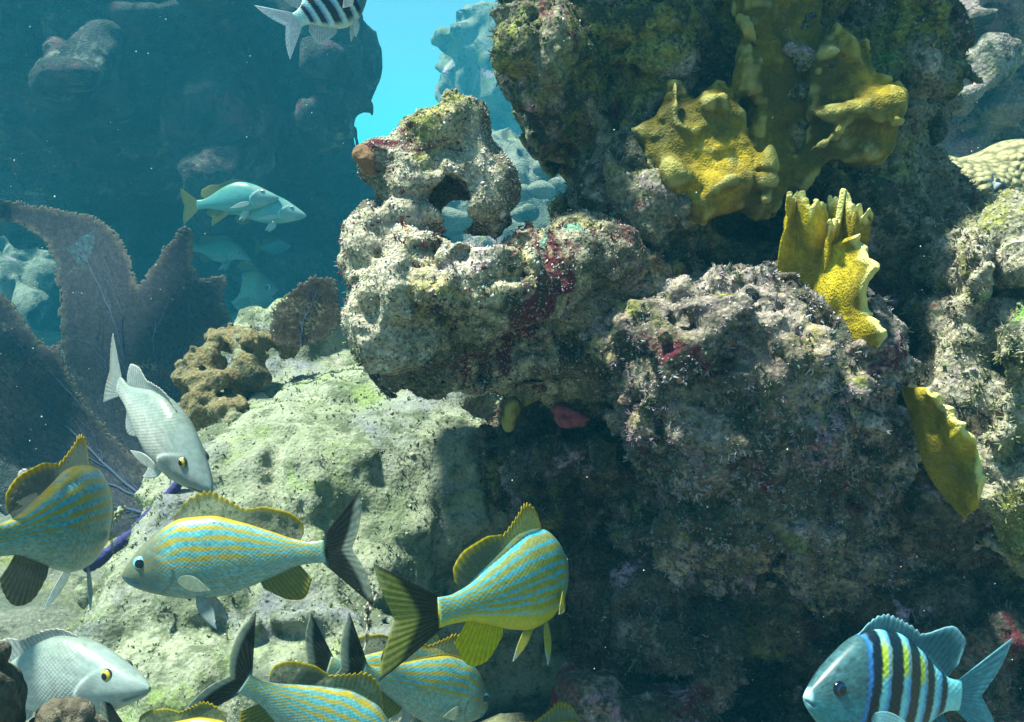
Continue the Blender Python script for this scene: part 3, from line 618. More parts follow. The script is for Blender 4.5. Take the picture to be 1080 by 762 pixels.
# ------------------------------------------------------------------ sea fans
M['fan'] = attr_mat('sea_fan', 0.95, 0.05, transl=0.30, alpha=True, noise_amt=0.3, bscale=60)
M['vein'] = plain_mat('fan_vein', (0.03, 0.045, 0.09), (0.05, 0.06, 0.11), 40, 0.8, 0.2, 0.002)
def fan(parent, poly, dfun, veins, rs, step=1.7, colr=(0.058, 0.054, 0.068), edge=(0.14, 0.115, 0.095), holes=0.0, name='fan_blade', jag=2.6, vr=0.8):
    poly = np.asarray(spline(np.vstack([poly, poly[:1]]), len(poly) * 6))[:-1]
    lo = poly.min(0) - 8; hi = poly.max(0) + 8
    xs = np.arange(lo[0], hi[0], step); ys = np.arange(lo[1], hi[1], step)
    X, Y = np.meshgrid(xs, ys, indexing='ij')
    d = poly_dist(poly, X, Y)
    p3 = np.stack([X * 0.12, Y * 0.12, X * 0], -1).reshape(-1, 3)
    d = d + (fbm(p3, 1.0, 3, int(rs.randint(99))) * jag).reshape(X.shape)
    nx, ny = X.shape
    cen = (d[:-1, :-1] + d[1:, :-1] + d[1:, 1:] + d[:-1, 1:]) / 4
    keep = (cen < 0) & (rs.rand(nx - 1, ny - 1) > np.where(cen > -3, 0.15, holes))
    i = np.arange(nx - 1)[:, None] * ny + np.arange(ny - 1)[None]
    f = np.stack([i, i + ny, i + ny + 1, i + 1], -1)[keep]
    used = np.unique(f); rm = np.full(nx * ny, -1); rm[used] = np.arange(len(used)); f = rm[f]
    xx = X.ravel()[used] + rs.normal(0, step * .10, len(used)); yy = Y.ravel()[used] + rs.normal(0, step * .10, len(used))
    dd = dfun(xx, yy) + 0.0003 * rs.normal(0, 1, len(used))
    v = to_world(np.stack([(xx - 540) / FPX * dd, (381 - yy) / FPX * dd, dd], -1))
    t = smooth(-9, 0, d.ravel()[used]); c = mixc(colr, edge, t) * rs.uniform(0.8, 1.2, (len(used), 1)); c = np.concatenate([c, np.clip(rs.normal(0.76, 0.15, (len(used), 1)), 0, 1)], 1)
    ob = obj(name, v, f, M['fan'], parent, smooth_=True, col=c)
    s = ob.modifiers.new('thick', 'SOLIDIFY'); s.thickness = 0.0016; s.offset = 0
    def vein(sp, r0, r1):
        dv = dfun(sp[:, 0], sp[:, 1]) - 0.003
        pv = to_world(np.stack([(sp[:, 0] - 540) / FPX * dv, (381 - sp[:, 1]) / FPX * dv, dv], -1))
        return tube(pv, np.linspace(r0, r1, len(sp)) * vr, 6)
    for k, (pts, r0, r1) in enumerate(veins):
        sp = spline(pts, 40); wob = np.cumsum(rs.normal(0, .5, (40, 2)), 0); wob -= np.linspace(0, 1, 40)[:, None] * wob[-1]; sp = sp + wob
        ms = [vein(sp, r0, r1)]
        for q in range(6, 36, 4):                       # finer side branches fork off at narrow angles
            dr = sp[min(q + 3, 39)] - sp[q]; dr /= np.linalg.norm(dr) + 1e-9; a = rs.choice([-1, 1]) * rs.uniform(.25, .6); c, s_ = math.cos(a), math.sin(a)
            dr = np.array([c * dr[0] - s_ * dr[1], s_ * dr[0] + c * dr[1]]); ln = rs.uniform(20, 48)
            tt = np.linspace(0, 1, 12)[:, None]; br = sp[q] + dr * ln * tt + np.array([-dr[1], dr[0]]) * ln * .15 * -np.sign(a) * tt ** 2
            br = br[poly_dist(poly, br[:, 0], br[:, 1]) < -5]
            if len(br) > 4: ms.append(vein(br, r0 * .30, r0 * .10))
        vv, ff = joinm(ms)
        obj('fan_branch', vv, ff, M['vein'], parent)
rs = R_(60)
f1 = tag(empty('sea_fan', P(190, 520, 2.9)), 'tall brown sea fan with two ragged lobes and blue branches, upper left', 'sea fan')
fan(f1, [(-20, 208), (20, 213), (60, 220), (95, 228), (118, 243), (134, 265), (142, 287), (146, 304), (160, 282), (178, 256), (190, 241), (201, 240), (204, 262), (206, 285), (214, 292), (230, 292), (236, 286), (239, 305), (236, 322), (246, 340), (234, 352), (222, 385), (205, 410), (196, 440), (186, 500), (150, 500), (120, 480), (95, 440), (72, 392), (64, 350), (61, 300), (54, 268), (36, 246), (16, 236), (-20, 226)],
    lambda x, y: 2.9 + 0.09 * np.sin(x * 0.03) + 0.04 * np.cos(y * .025 + 1) + 0.10 * smooth(60, 0, x),
    [([(186, 520), (170, 470), (140, 390), (110, 310), (80, 255)], 0.006, 0.001), ([(187, 500), (180, 440), (163, 375), (165, 340)], 0.006, 0.0015), ([(190, 500), (182, 430), (196, 370), (200, 320)], 0.005, 0.001), ([(130, 380), (128, 330), (112, 270)], 0.002, 0.001), ([(165, 470), (120, 400), (100, 350)], 0.003, 0.001)], rs)
f2 = tag(empty('sea_fan', P(150, 560, 2.4)), 'broad brown sea fan spreading to the left edge behind the striped grunts', 'sea fan')
fan(f2, [(-25, 292), (4, 312), (20, 330), (36, 352), (52, 368), (62, 362), (66, 380), (85, 418), (108, 448), (140, 480), (176, 512), (188, 535), (150, 560), (110, 572), (70, 560), (40, 520), (20, 497), (0, 486), (-25, 480)],
    lambda x, y: 2.4 + 0.07 * np.sin(x * 0.025 + .5) + 0.03 * np.sin(y * .03),
    [([(170, 545), (130, 535), (90, 525), (40, 522)], 0.006, 0.001), ([(172, 540), (120, 500), (60, 440), (0, 380)], 0.006, 0.001), ([(160, 530), (110, 505), (70, 500), (10, 460)], 0.004, 0.001), ([(110, 490), (90, 440), (50, 390)], 0.002, 0.001), ([(60, 445), (40, 410), (10, 350)], 0.002, 0.001)], rs)
f3 = tag(empty('sea_fan', P(320, 362, 2.0)), 'small dark fan standing alone left of the ledge, on the sunlit boulder', 'sea fan')
fan(f3, [(284, 342), (288, 325), (305, 308), (325, 295), (345, 292), (358, 310), (356, 345), (335, 360), (305, 366), (288, 358)], lambda x, y: 1.72 + 0 * x, [([(318, 365), (322, 335), (335, 305)], 0.003, 0.001)], rs, jag=3, colr=(0.085, 0.06, 0.045), edge=(0.16, .13, .10), holes=0.0)
f4 = tag(empty('sea_fan', P(60, 700, 1.4)), 'dark low sea fan in the lower left corner behind the grey snapper', 'sea fan')
fan(f4, [(-30, 560), (20, 590), (50, 585), (75, 610), (80, 660), (60, 700), (10, 700), (-30, 690)], lambda x, y: 2.3 + 0.05 * np.sin(x * .05), [([(30, 720), (45, 670), (60, 620)], 0.004, 0.001), ([(30, 720), (20, 650), (0, 600)], 0.004, 0.001)], rs, colr=(0.05, 0.045, 0.035), holes=0.0)
M['stem'] = plain_mat('purple_stem', (0.035, 0.035, 0.12), (0.06, 0.055, 0.16), 30, 0.85, 0.1, 0.006, 60)
sp = spline([(205, 470), (188, 510), (165, 535), (140, 562), (118, 580), (90, 600)], 60)
vv, ff = tube(to_world(np.stack([(sp[:, 0] - 540) / FPX * 1.45, (381 - sp[:, 1]) / FPX * 1.45, np.full(60, 1.45)], -1)), np.linspace(0.006, 0.011, 60) + 0.0012 * np.sin(np.arange(60) * .5) + 0.0006 * R_(3).normal(0, 1, 60), 14)
tag(obj('soft_coral', vv, ff, M['stem']), 'thick violet blue holdfast branch creeping between the fans and the boulder', 'coral')

# pale frond by the big grunt's tail and a pale twig
M['frond'] = attr_mat('frond', 0.8, 0.2, transl=0.4, noise_amt=0.3)
def strip(name, pts, w, d, colr, label, cat, rs, thick=0.0015):
    sp = spline(pts, 50); tn = np.gradient(sp, axis=0); tn /= np.linalg.norm(tn, axis=1)[:, None]; nrm = np.stack([-tn[:, 1], tn[:, 0]], 1)
    ww = np.interp(np.linspace(0, 1, 50), np.linspace(0, 1, len(w)), w) * (1 + 0.25 * rs.normal(0, 1, 50))
    L = sp - nrm * ww[:, None]; Rr = sp + nrm * ww[:, None]
    v = np.concatenate([to_world(np.stack([(q[:, 0] - 540) / FPX * d, (381 - q[:, 1]) / FPX * d, d + sgn * 0.004 + 0.004 * np.sin(np.arange(50) * .6)], -1)) for q, sgn in ((L, -1), (sp, 1), (Rr, -1))])
    i = np.arange(49); f = np.concatenate([np.stack([i, i + 1, i + 51, i + 50], 1), np.stack([i + 50, i + 51, i + 101, i + 100], 1)])
    ob = obj(name, v, f, M['frond'], col=np.tile(colr, (150, 1)) * rs.uniform(.75, 1.25, (150, 1)))
    s = ob.modifiers.new('thick', 'SOLIDIFY'); s.thickness = thick
    return tag(ob, label, cat)
strip('algae_frond', [(397, 624), (391, 634), (388, 648), (389, 662), (385, 684)], [3.5, 4.5, 2.5, 2.5, .8], 0.95, (0.42, 0.40, 0.33), 'pale curled algae frond drifting below the black tail of the biggest grunt', 'algae', rs)
strip('coral_twig', [(29, 495), (24, 508), (19, 522), (14, 536)], [3, 3.5, 3, 3], 0.85, (0.42, 0.40, 0.42), 'short pale crusty twig behind the left grunt, against the fan', 'coral', rs, 0.004)
strip('coral_twig', [(130, 536), (124, 544), (117, 552)], [2.5, 4, 2], 1.1, (0.40, 0.42, 0.28), 'small pale green twig in front of the violet holdfast', 'coral', rs, 0.004)

# ------------------------------------------------------------------ fish
M['pupil'] = plain_mat('pupil', (0.004, 0.005, 0.008), None, 10, 0.08, 0.6)
m, n, l, b = mat_new('fish_skin')
at = n.new('ShaderNodeAttribute'); at.attribute_name = 'col'; sk = n.new('ShaderNodeAttribute'); sk.attribute_name = 'skin'
vd = voro(n, l, 1.0, sk.outputs['Vector'], 'F1', 'Distance', 0.15)
sc_ = ramp(n, l, vd, [(0.0, 1.05), (0.4, 1.0), (0.62, 0.78)])
c = mixrgb(n, l, at.outputs['Color'], sc_, at.outputs['Alpha'], 'MULTIPLY')
pos = n.new('ShaderNodeNewGeometry').outputs['Position']
c = mixrgb(n, l, c, ramp(n, l, noise(n, l, 160, 4, 0.6, pos), [(0.3, 0.86), (0.7, 1.12)]), 1.0, 'MULTIPLY')
l.new(c, b.inputs['Base Color']); b.inputs['Roughness'].default_value = 0.36; b.inputs['Specular IOR Level'].default_value = 0.4; b.inputs['Metallic'].default_value = 0.0
hb = math_(n, l, 'MULTIPLY', math_(n, l, 'SUBTRACT', 1.0, vd), at.outputs['Alpha'])
bump(n, l, hb, 0.5, 0.0012, b); M['skin'] = m
M['fin'] = attr_mat('fish_fin', 0.55, 0.2, transl=0.45, alpha=True, noise_amt=0.2, bscale=260)

class Pose:
    """bends a fish (s along the body 0..1, y sideways, z up; in body lengths) along an arc from snout to tail base"""
    def __init__(self, S_, T_, roll=0, bend=0.0, bpow=1.0):
        S_ = np.asarray(S_, float); T_ = np.asarray(T_, float)
        ch = T_ - S_; self.e1 = ch / np.linalg.norm(ch)
        u = UP - (UP @ self.e1) * self.e1; u /= np.linalg.norm(u); w = np.cross(u, self.e1)
        r = rad(roll); self.e3 = u * math.cos(r) + w * math.sin(r); self.e2 = np.cross(self.e3, self.e1)
        self.ss = np.linspace(-0.15, 1.5, 331)
        th = rad(bend) * np.sign(self.ss) * np.abs(self.ss) ** bpow
        ds = self.ss[1] - self.ss[0]
        x = np.concatenate([[0], np.cumsum(np.cos((th[1:] + th[:-1]) / 2)) * ds]); y = np.concatenate([[0], np.cumsum(np.sin((th[1:] + th[:-1]) / 2)) * ds])
        x0, y0 = np.interp(0, self.ss, x), np.interp(0, self.ss, y); x1, y1 = np.interp(1, self.ss, x), np.interp(1, self.ss, y)
        a = math.atan2(y1 - y0, x1 - x0); cl = math.hypot(x1 - x0, y1 - y0); self.L = np.linalg.norm(ch) / cl
        c, s = math.cos(-a), math.sin(-a); x -= x0; y -= y0
        self.x, self.y = c * x - s * y, s * x + c * y; self.th = th - a; self.S = S_
    def __call__(self, q):
        q = np.asarray(q, float)
        x = np.interp(q[..., 0], self.ss, self.x); y = np.interp(q[..., 0], self.ss, self.y); t = np.interp(q[..., 0], self.ss, self.th)
        X = x - np.sin(t) * q[..., 1]; Y = y + np.cos(t) * q[..., 1]
        return self.S + self.L * (X[..., None] * self.e1 + Y[..., None] * self.e2 + q[..., 2:3] * self.e3)

def fish(kind, name, label, group, S_, T_, spec, roll=0, bend=0.0, bpow=1.0, ns=130, nr=96, tail=None, gape=0, tint=None, fins=True, pect=0.35):
    ps = Pose(S_, T_, roll, bend, bpow)
    root = tag(empty(name, ps(np.array([0.5, 0, 0]))), label, 'fish', group)
    tn = (lambda c: c) if tint is None else (lambda c: np.concatenate([np.clip(np.asarray(c)[..., :3] * tint, 0, .95), np.asarray(c)[..., 3:]], -1))
    s = np.linspace(0, 1, ns) ** 1.25
    tx, tz = zip(*spec['top']); bx, bz = zip(*spec['bot']); wx, wy = zip(*spec['wid'])
    top = lambda q: pch(tx, tz, q); bot = lambda q: pch(bx, bz, q); wid = lambda q: pch(wx, wy, q)
    th = np.linspace(0, 2 * math.pi, nr, endpoint=False) + math.pi / 2
    T = top(s)[:, None]; B = bot(s)[:, None]; Wd = wid(s)[:, None]
    zc = (T + B) / 2; hz = (T - B) / 2
    sn, cs = np.sin(th)[None], np.cos(th)[None]
    z = zc + hz * sn; y = Wd * np.sign(cs) * np.abs(cs) ** 0.85 * (1 - 0.12 * (sn < 0) * sn ** 2)
    ss = np.repeat(s[:, None], nr, 1)
    vn = sn + 0 * ss                                     # -1 belly .. 1 back
    # gill cover edge, mouth slit
    sg, zg = spec['gill']
    ge = ss - (sg - 0.9 * (z - zg) ** 2 / 0.10)
    y = y * (1 + 0.05 * smooth(-0.10, -0.005, ge) * smooth(0.012, 0.0, ge) * (np.abs(vn) < .85))
    ml, mz0, mz1 = spec['mouth']
    mz = mz0 + (mz1 - mz0) * ss / ml
    mo = np.exp(-((z - mz) / 0.008) ** 2) * smooth(ml, ml * .85, ss)
    y = y * (1 - 0.35 * mo)
    q = np.stack([ss, y, z], -1)
    C = spec['color'](ss, vn, z, y, ge, mo)
    v = ps(q.reshape(-1, 3)); C = C.reshape(-1, 4)
    skin = np.stack([ss * spec['scale'], vn * spec['scale'] * 0.26 * np.sign(y + 1e-9) , np.zeros_like(ss)], -1)
    a_, b_ = ss * spec['scale'] * 0.62, z * spec['scale'] * 0.85; skin = np.stack([a_ + b_, a_ - b_, np.sign(y) * 10], -1)
    i = np.arange(ns - 1)[:, None] * nr; j = np.arange(nr)[None]
    f = np.stack([i + j, i + nr + j, i + nr + (j + 1) % nr, i + (j + 1) % nr], -1).reshape(-1, 4)
    vs = [v]; fs = [tuple(a) for a in f]
    fs.append(tuple(range(nr))); fs.append(tuple(range((ns - 1) * nr, ns * nr))[::-1])
    flip = np.dot(np.cross(ps.e1, ps.e2), ps.e3) > 0
    ob = obj('body', v, fs if flip else [a[::-1] for a in fs], M['skin'], root, col=tn(C), vec=skin.reshape(-1, 3))
    # eyes
    es, ez, er = spec['eye']
    ey = float(wid(np.array([es]))[0] * np.abs(math.cos(math.asin(np.clip((ez - (top(np.array([es]))[0] + bot(np.array([es]))[0]) / 2) / ((top(np.array([es]))[0] - bot(np.array([es]))[0]) / 2), -.99, .99)))) ** 0.85)
    for sd_ in (1, -1):
        c0 = np.array([es, sd_ * (ey - er * 0.36), ez])
        a = np.linspace(0, math.pi, 15); bth = np.linspace(0, 2 * math.pi, 24, endpoint=False)
        A, Bt = np.meshgrid(a, bth, indexing='ij')
        pts = np.stack([np.sin(A) * np.cos(Bt), np.cos(A) * 0.62 * sd_, np.sin(A) * np.sin(Bt)], -1)
        k = np.arange(14)[:, None] * 24; jj = np.arange(24)[None]
        fe = np.stack([k + jj, k + (jj + 1) % 24, k + 24 + (jj + 1) % 24, k + 24 + jj], -1).reshape(-1, 4)
        rr = np.sin(A).ravel(); ec = np.array(spec['eyec'](rr))
        ec = np.where((np.cos(A).ravel() < 0)[:, None], np.array([0.05, .05, .05]), ec)
        eo = obj('eye', ps((c0 + er * pts).reshape(-1, 3)), fe, M['eye'], root, col=tn(np.concatenate([ec, np.ones((len(ec), 1))], 1)))
        pc = c0 + np.array([0, sd_ * er * 0.50, 0]); pp = spec.get('pupil', 0.52) * er * np.stack([np.sin(A) * np.cos(Bt), np.cos(A) * 0.42 * sd_, np.sin(A) * np.sin(Bt)], -1)
        obj('pupil', ps((pc + pp).reshape(-1, 3)), fe, M['pupil'], eo)
    # fins
    def finmesh(nm, grid, colr):
        g = np.asarray(grid); n_, m_ = g.shape[:2]
        k = np.arange(n_ - 1)[:, None] * m_ + np.arange(m_ - 1)[None]
        ff = np.stack([k, k + m_, k + m_ + 1, k + 1], -1).reshape(-1, 4)
        o = obj(nm, ps(g.reshape(-1, 3)), ff, M['fin'], root, col=tn(np.asarray(colr).reshape(-1, 4)))
        sm = o.modifiers.new('thick', 'SOLIDIFY'); sm.thickness = 0.0009; sm.offset = 0
        return o
    def edge_fin(nm, fs_, upper):
        n_, m_ = 90, 14
        t = np.linspace(0, 1, n_); s0, s1 = fs_['s']
        sb = s0 + (s1 - s0) * t
        hh = pch(*zip(*fs_['h']), t); sw = pch(*zip(*fs_['sweep']), t)
        spn = fs_.get('spines', 0); tsp = fs_.get('tsp', 0.55)
        if spn:
            ph = (t / tsp * spn) % 1.0; hh = hh * (1 - np.where(t < tsp, 0.20 * ph, 0))
        zb = top(sb) if upper else bot(sb); sg_ = 1 if upper else -1
        r = np.linspace(0, 1, m_)[None]
        zz = zb[:, None] + sg_ * (-0.012 + (hh[:, None] + 0.012) * r); xx = sb[:, None] + (hh * sw)[:, None] * r
        yy = 0.0011 * np.sin(t * math.pi * 2 * fs_.get('rays', 22))[:, None] * r + fs_.get('lean', 0) * (r * hh[:, None]) + 0.012 * np.sin(t * 5)[:, None] * r ** 2 * fs_.get('wave', 1)
        finmesh(nm, np.stack([xx, yy, zz], -1), fs_['color'](t[:, None] + 0 * r, r + 0 * t[:, None], fs_.get('rays', 22)))
    for nm, fs_, upr in spec['edge']:
        edge_fin(nm, fs_, upr)
    tf = dict(spec['tail']); tf.update(tail or {})
    n_, m_ = 80, 22
    t = np.linspace(-1, 1, n_); r = np.linspace(0, 1, m_)
    pb0, pt0 = bot(np.array([1.0]))[0], top(np.array([1.0]))[0]
    Ln = tf['fork'] + (tf['lobe'] - tf['fork']) * np.abs(t) ** tf.get('pw', 1.3)
    Ln = np.where(t < 0, Ln * tf.get('low', 1.0), Ln)
    an = rad(tf['ang']) * t
    zb = (pb0 + pt0) / 2 + (pt0 - pb0) / 2 * t * 1.0
    curve = tf.get('curl', 0.25)
    xx = 0.985 + (Ln * np.cos(an))[:, None] * r[None]; zz = zb[:, None] + (Ln * np.sin(an))[:, None] * (r ** (1 - curve * np.abs(t[:, None]) * 0.5 if False else 1.0))[None]
    yy = 0.0007 * np.sin(t * math.pi * 14)[:, None] * r[None] + tf.get('cup', 0.0) * (r[None] ** 2) * np.abs(t)[:, None] * Ln[:, None] + tf.get('swing', 0) * r[None] ** 1.5
    finmesh('tail_fin', np.stack([xx, yy, zz], -1), tf['color'](t[:, None] + 0 * r, r + 0 * t[:, None], 16))
    def leaf(nm, base, d1, wdir, length, width, colf, fold=0.12, n_=30, m_=12):
        a = np.linspace(0, 1, n_)[:, None]; b_ = np.linspace(-1, 1, m_)[None]
        wv = width * np.sin(np.pi * np.clip(a, 0, 1) ** 0.75 * 0.86 + 0.25)
        d1 = np.asarray(d1, float); d1 /= np.linalg.norm(d1); wdir = np.asarray(wdir, float); wdir -= d1 * (wdir @ d1); wdir /= np.linalg.norm(wdir); nd = np.cross(d1, wdir)
        rip = 0.0010 * np.sin(b_ * math.pi * 5) * a + fold * length * a * a * 0.5
        g = np.asarray(base) + (length * a * (1 - 0.18 * (b_ + 1) * 0.5 * a))[..., None] * d1 + (wv * b_)[..., None] * wdir + rip[..., None] * nd
        finmesh(nm, g, colf(b_ + 0 * a, a + 0 * b_, 8))
    px_, pz_, pl, pw_ = spec['pect']
    wpx = float(wid(np.array([px_]))[0])
    for sd_ in (1, -1):
        leaf('pectoral_fin', (px_, sd_ * wpx * 0.97, pz_), (0.93, sd_ * pect, -0.22), (0.2, 0, 1), pl, pw_, spec['pectc'])
        vx, vz, vl, vw, vd_ = spec['pelv']
        leaf('pelvic_fin', (vx, sd_ * 0.03, float(bot(np.array([vx]))[0]) + 0.012), (vd_[0], sd_ * vd_[1], vd_[2]), (0.85, 0, 0.5), vl, vw, spec['pelvc'])
    return root

def rgba(c, a): 
    c = np.asarray(c, float); return np.concatenate([c, np.broadcast_to(np.asarray(a, float)[..., None], c.shape[:-1] + (1,))], -1)
M['eye'] = attr_mat('fish_eye', 0.15, 0.6)
RSN = R_(90)
def n2(s, v, f, seed):
    return fbm(np.stack([s * f, v * f * 0.6, 0 * s], -1).reshape(-1, 3), 1.0, 2, seed).reshape(s.shape)

# --- grunts: yellow lines on blue-green
def grunt_color(yel=0.0, stripe_n=4.3, off=0.0):
    def f(s, v, z, y, ge, mo):
        teal = mixc((0.27, 0.42, 0.40), (0.10, 0.36, 0.40), smooth(-0.9, 0.2, v)); teal = mixc(teal, (0.20, 0.30, 0.26), smooth(0.75, 1.0, v))
        blue = np.array((0.06, 0.32, 0.40)); yl = np.array((0.40, 0.30, 0.006)); ylb = np.array((0.25, 0.25, 0.03))
        vv = v + 0.30 * smooth(0.35, 0.0, s) * (v - .1) + 0.035 * n2(s, v, 6, 3)
        low = smooth(0.0, -0.3, v)
        ph = vv * stripe_n + off + low * (v * 2.2 + s * -3.0 * smooth(0.9, 0.3, s)) + 0.08 * n2(s, v, 18, 5) + 0.02 * n2(s, v, 60, 8)
        w = np.sin(2 * np.pi * ph)
        if yel < 0.5:
            st = smooth(-0.15, 0.45, w + 0.45 * n2(s, v, 16, 12)) * (1 - 0.5 * low) * smooth(-0.95, -0.6, v)
            c = mixc(teal, np.broadcast_to(yl, teal.shape), st * 0.92)
            dots = n2(s, v, 110, 9); c = c * (1 + 0.40 * dots[..., None] * (1 - st[..., None]) + 0.12 * dots[..., None])
        else:
            st = smooth(0.25, 0.75, np.sin(2 * np.pi * (vv * (stripe_n + .2) + off + 0.09 * n2(s, v, 40, 5))))
            bse = mixc(np.broadcast_to(ylb, teal.shape), (0.36, 0.35, 0.02), smooth(-0.3, -0.9, v)); bse = mixc(bse, (0.17, 0.2, 0.11), smooth(0.3, 1.0, v) * .6)
            c = mixc(bse, np.broadcast_to(blue, teal.shape), st * smooth(-0.9, -0.65, v))
            c = c * (1 + 0.30 * n2(s, v, 90, 9)[..., None]); c = mixc(c, (0.50, 0.45, 0.01), smooth(-0.35, -0.85, v) * 0.7) * 1.25
        head = smooth(0.29, 0.17, s)
        hc = mixc((0.11, 0.15, 0.12), (0.24, 0.15, 0.03), smooth(0.1, 0.8, np.sin(2 * np.pi * (vv * 3 + 2.0 * s)) + n2(s, v, 40, 7)) * 0.6)
        hc = mixc(hc, (0.14, 0.30, 0.32), smooth(0.0, -0.7, v) * .6)
        c = mixc(c, hc, head * 0.85)
        c = mixc(c, (0.18, 0.38, 0.42), mo * 0.9 * (s < 0.12))
        c = mixc(c, (0.08, 0.11, 0.08), 0.6 * np.exp(-((ge - 0.003) / 0.006) ** 2) * (np.abs(v) < .8))
        return rgba(c * 0.85, 0.33 * smooth(0.12, 0.28, s))
    return f
def spiny(body, edge, aa=0.75, dark=None, tsp=0.55):
    def f(t, r, rays):
        c = mixc(np.broadcast_to(np.array(body), t.shape + (3,)), edge, smooth(0.72, 0.95, r))
        c = mixc(c, edge, smooth(0.16, 0.05, r) * .6)
        ray = 0.5 + 0.5 * np.cos(2 * np.pi * t * rays); c = c * (0.75 + 0.45 * ray[..., None])
        if dark is not None: c = mixc(c, dark, smooth(tsp - .03, tsp + .08, t) * smooth(0.9, 0.6, r) * .8)
        return rgba(c, aa + (0.97 - aa) * smooth(0.65, 0.95, r))
    return f
def softf(body, edge, aa=0.8, e0=0.75):
    def f(t, r, rays):
        c = mixc(np.broadcast_to(np.array(body), t.shape + (3,)), edge, smooth(e0, 1.0, r))
        ray = 0.5 + 0.5 * np.cos(2 * np.pi * t * rays); c = c * (0.8 + 0.35 * ray[..., None])
        return rgba(c, aa + 0 * t)
    return f
def tailc(body, edge, aa=0.95, e0=0.60, root=None):
    def f(t, r, rays):
        ee = e0 + 0.22 * np.abs(t) ** 2.5
        c = mixc(np.broadcast_to(np.array(body), t.shape + (3,)), edge, smooth(ee, ee + .16, r) * smooth(0.99, 0.9, np.abs(t)))
        if root is not None: c = mixc(c, root, smooth(0.16, 0.03, r))
        ray = 0.5 + 0.5 * np.cos(np.pi * t * rays); c = c * (0.9 + 0.18 * ray[..., None])
        return rgba(c, (aa - 0.12 * (1 - ray)) - 0.35 * smooth(0.75, 1.0, r))
    return f
GT = [(0, 0.012), (0.02, 0.04), (0.06, 0.085), (0.13, 0.150), (0.22, 0.212), (0.33, 0.247), (0.45, 0.243), (0.6, 0.195), (0.75, 0.130), (0.87, 0.078), (0.95, 0.060), (1.0, 0.062)]
GB = [(0, -0.012), (0.03, -0.045), (0.1, -0.085), (0.2, -0.122), (0.32, -0.150), (0.45, -0.155), (0.6, -0.128), (0.75, -0.085), (0.88, -0.048), (0.95, -0.046), (1.0, -0.052)]
GW = [(0, 0.008), (0.03, 0.035), (0.1, 0.066), (0.22, 0.090), (0.34, 0.098), (0.5, 0.085), (0.7, 0.055), (0.88, 0.028), (1.0, 0.016)]
def grunt_spec(yel=0.0, **kw):
    fy = (0.33, 0.27, 0.015)
    d = dict(top=GT, bot=GB, wid=GW, gill=(0.275, 0.0), mouth=(0.10, -0.012, -0.035), scale=62, eye=(0.115, 0.062, 0.036),
             eyec=lambda r: mixc(np.array([0.02, 0.10, 0.16]) + 0 * r[:, None], (0.20, 0.60, 0.75), smooth(0.45, 0.7, r) * smooth(1.0, 0.9, r)), pupil=0.62,
             color=grunt_color(yel, **kw),
             edge=[('dorsal_fin', dict(s=(0.27, 0.88), h=[(0, 0.02), (0.1, 0.10), (0.2, 0.125), (0.4, 0.085), (0.55, 0.065), (0.68, 0.095), (0.82, 0.10), (0.94, 0.075), (1, 0.03)], sweep=[(0, 0.3), (0.3, 0.45), (0.6, 0.5), (1, 0.9)], spines=12, tsp=0.56, rays=24, color=spiny((0.22, 0.27, 0.16) if yel < .5 else (0.24, 0.28, 0.10), fy, .5, (0.08, 0.10, 0.075))), True),
                   ('anal_fin', dict(s=(0.66, 0.86), h=[(0, 0.03), (0.3, 0.12), (0.5, 0.135), (1, 0.07)], sweep=[(0, 0.5), (1, 0.9)], rays=11, color=softf((0.20, 0.22, 0.06) if yel < .5 else (0.62, 0.54, 0.0), (0.30, 0.25, 0.03) if yel < .5 else (0.66, 0.58, 0.0), .9)), False)],
             tail=dict(fork=0.15, lobe=0.32, ang=46, color=tailc((0.025, 0.028, 0.024), (0.30, 0.34, 0.29), root=(0.10, .24, .24)) if yel < .5 else tailc((0.035, 0.037, 0.018), (0.27, 0.28, 0.06), e0=0.42)),
             pect=(0.30, -0.035, 0.20, 0.035), pectc=softf((0.34, 0.40, 0.30) if yel < .5 else (0.45, .42, .06), (0.4, 0.45, 0.36), .45),
             pelv=(0.36, 0, 0.19, 0.036, (0.55, 0.28, -0.8)), pelvc=softf((0.35, 0.42, 0.42) if yel < .5 else (0.45, .45, .10), (0.5, 0.6, 0.62), .8))
    return d
# --- grey snapper
def snap_color(base=(0.28, 0.32, 0.31), back=(0.19, 0.23, 0.20), belly=(0.40, 0.44, 0.43)):
    def f(s, v, z, y, ge, mo):
        c = mixc(np.broadcast_to(np.array(base), s.shape + (3,)), back, smooth(0.15, 1.0, v)); c = mixc(c, belly, smooth(0.0, -0.8, v))
        c = c * (1 + 0.10 * n2(s, v, 12, 3)[..., None])
        c = mixc(c, (0.22, 0.28, 0.27), smooth(0.34, 0.24, s) * .6)
        c = mixc(c, (0.72, 0.74, 0.72), 0.7 * np.exp(-((ge - 0.002) / 0.005) ** 2) * (np.abs(v) < .7) * (v < .35))
        c = mixc(c, (0.14, 0.18, 0.2), mo * 0.85)
        return rgba(c * (1 + 0.12 * n2(s, v, 50, 6)[..., None]), 0.5 * smooth(0.26, 0.36, s))
    return f
ST = [(0, 0.010), (0.02, 0.030), (0.08, 0.072), (0.16, 0.122), (0.26, 0.180), (0.38, 0.228), (0.48, 0.240), (0.6, 0.215), (0.75, 0.145), (0.88, 0.080), (0.95, 0.064), (1, 0.064)]
SB = [(0, -0.010), (0.03, -0.032), (0.1, -0.060), (0.2, -0.092), (0.33, -0.120), (0.48, -0.130), (0.62, -0.115), (0.76, -0.078), (0.88, -0.050), (0.95, -0.048), (1, -0.052)]
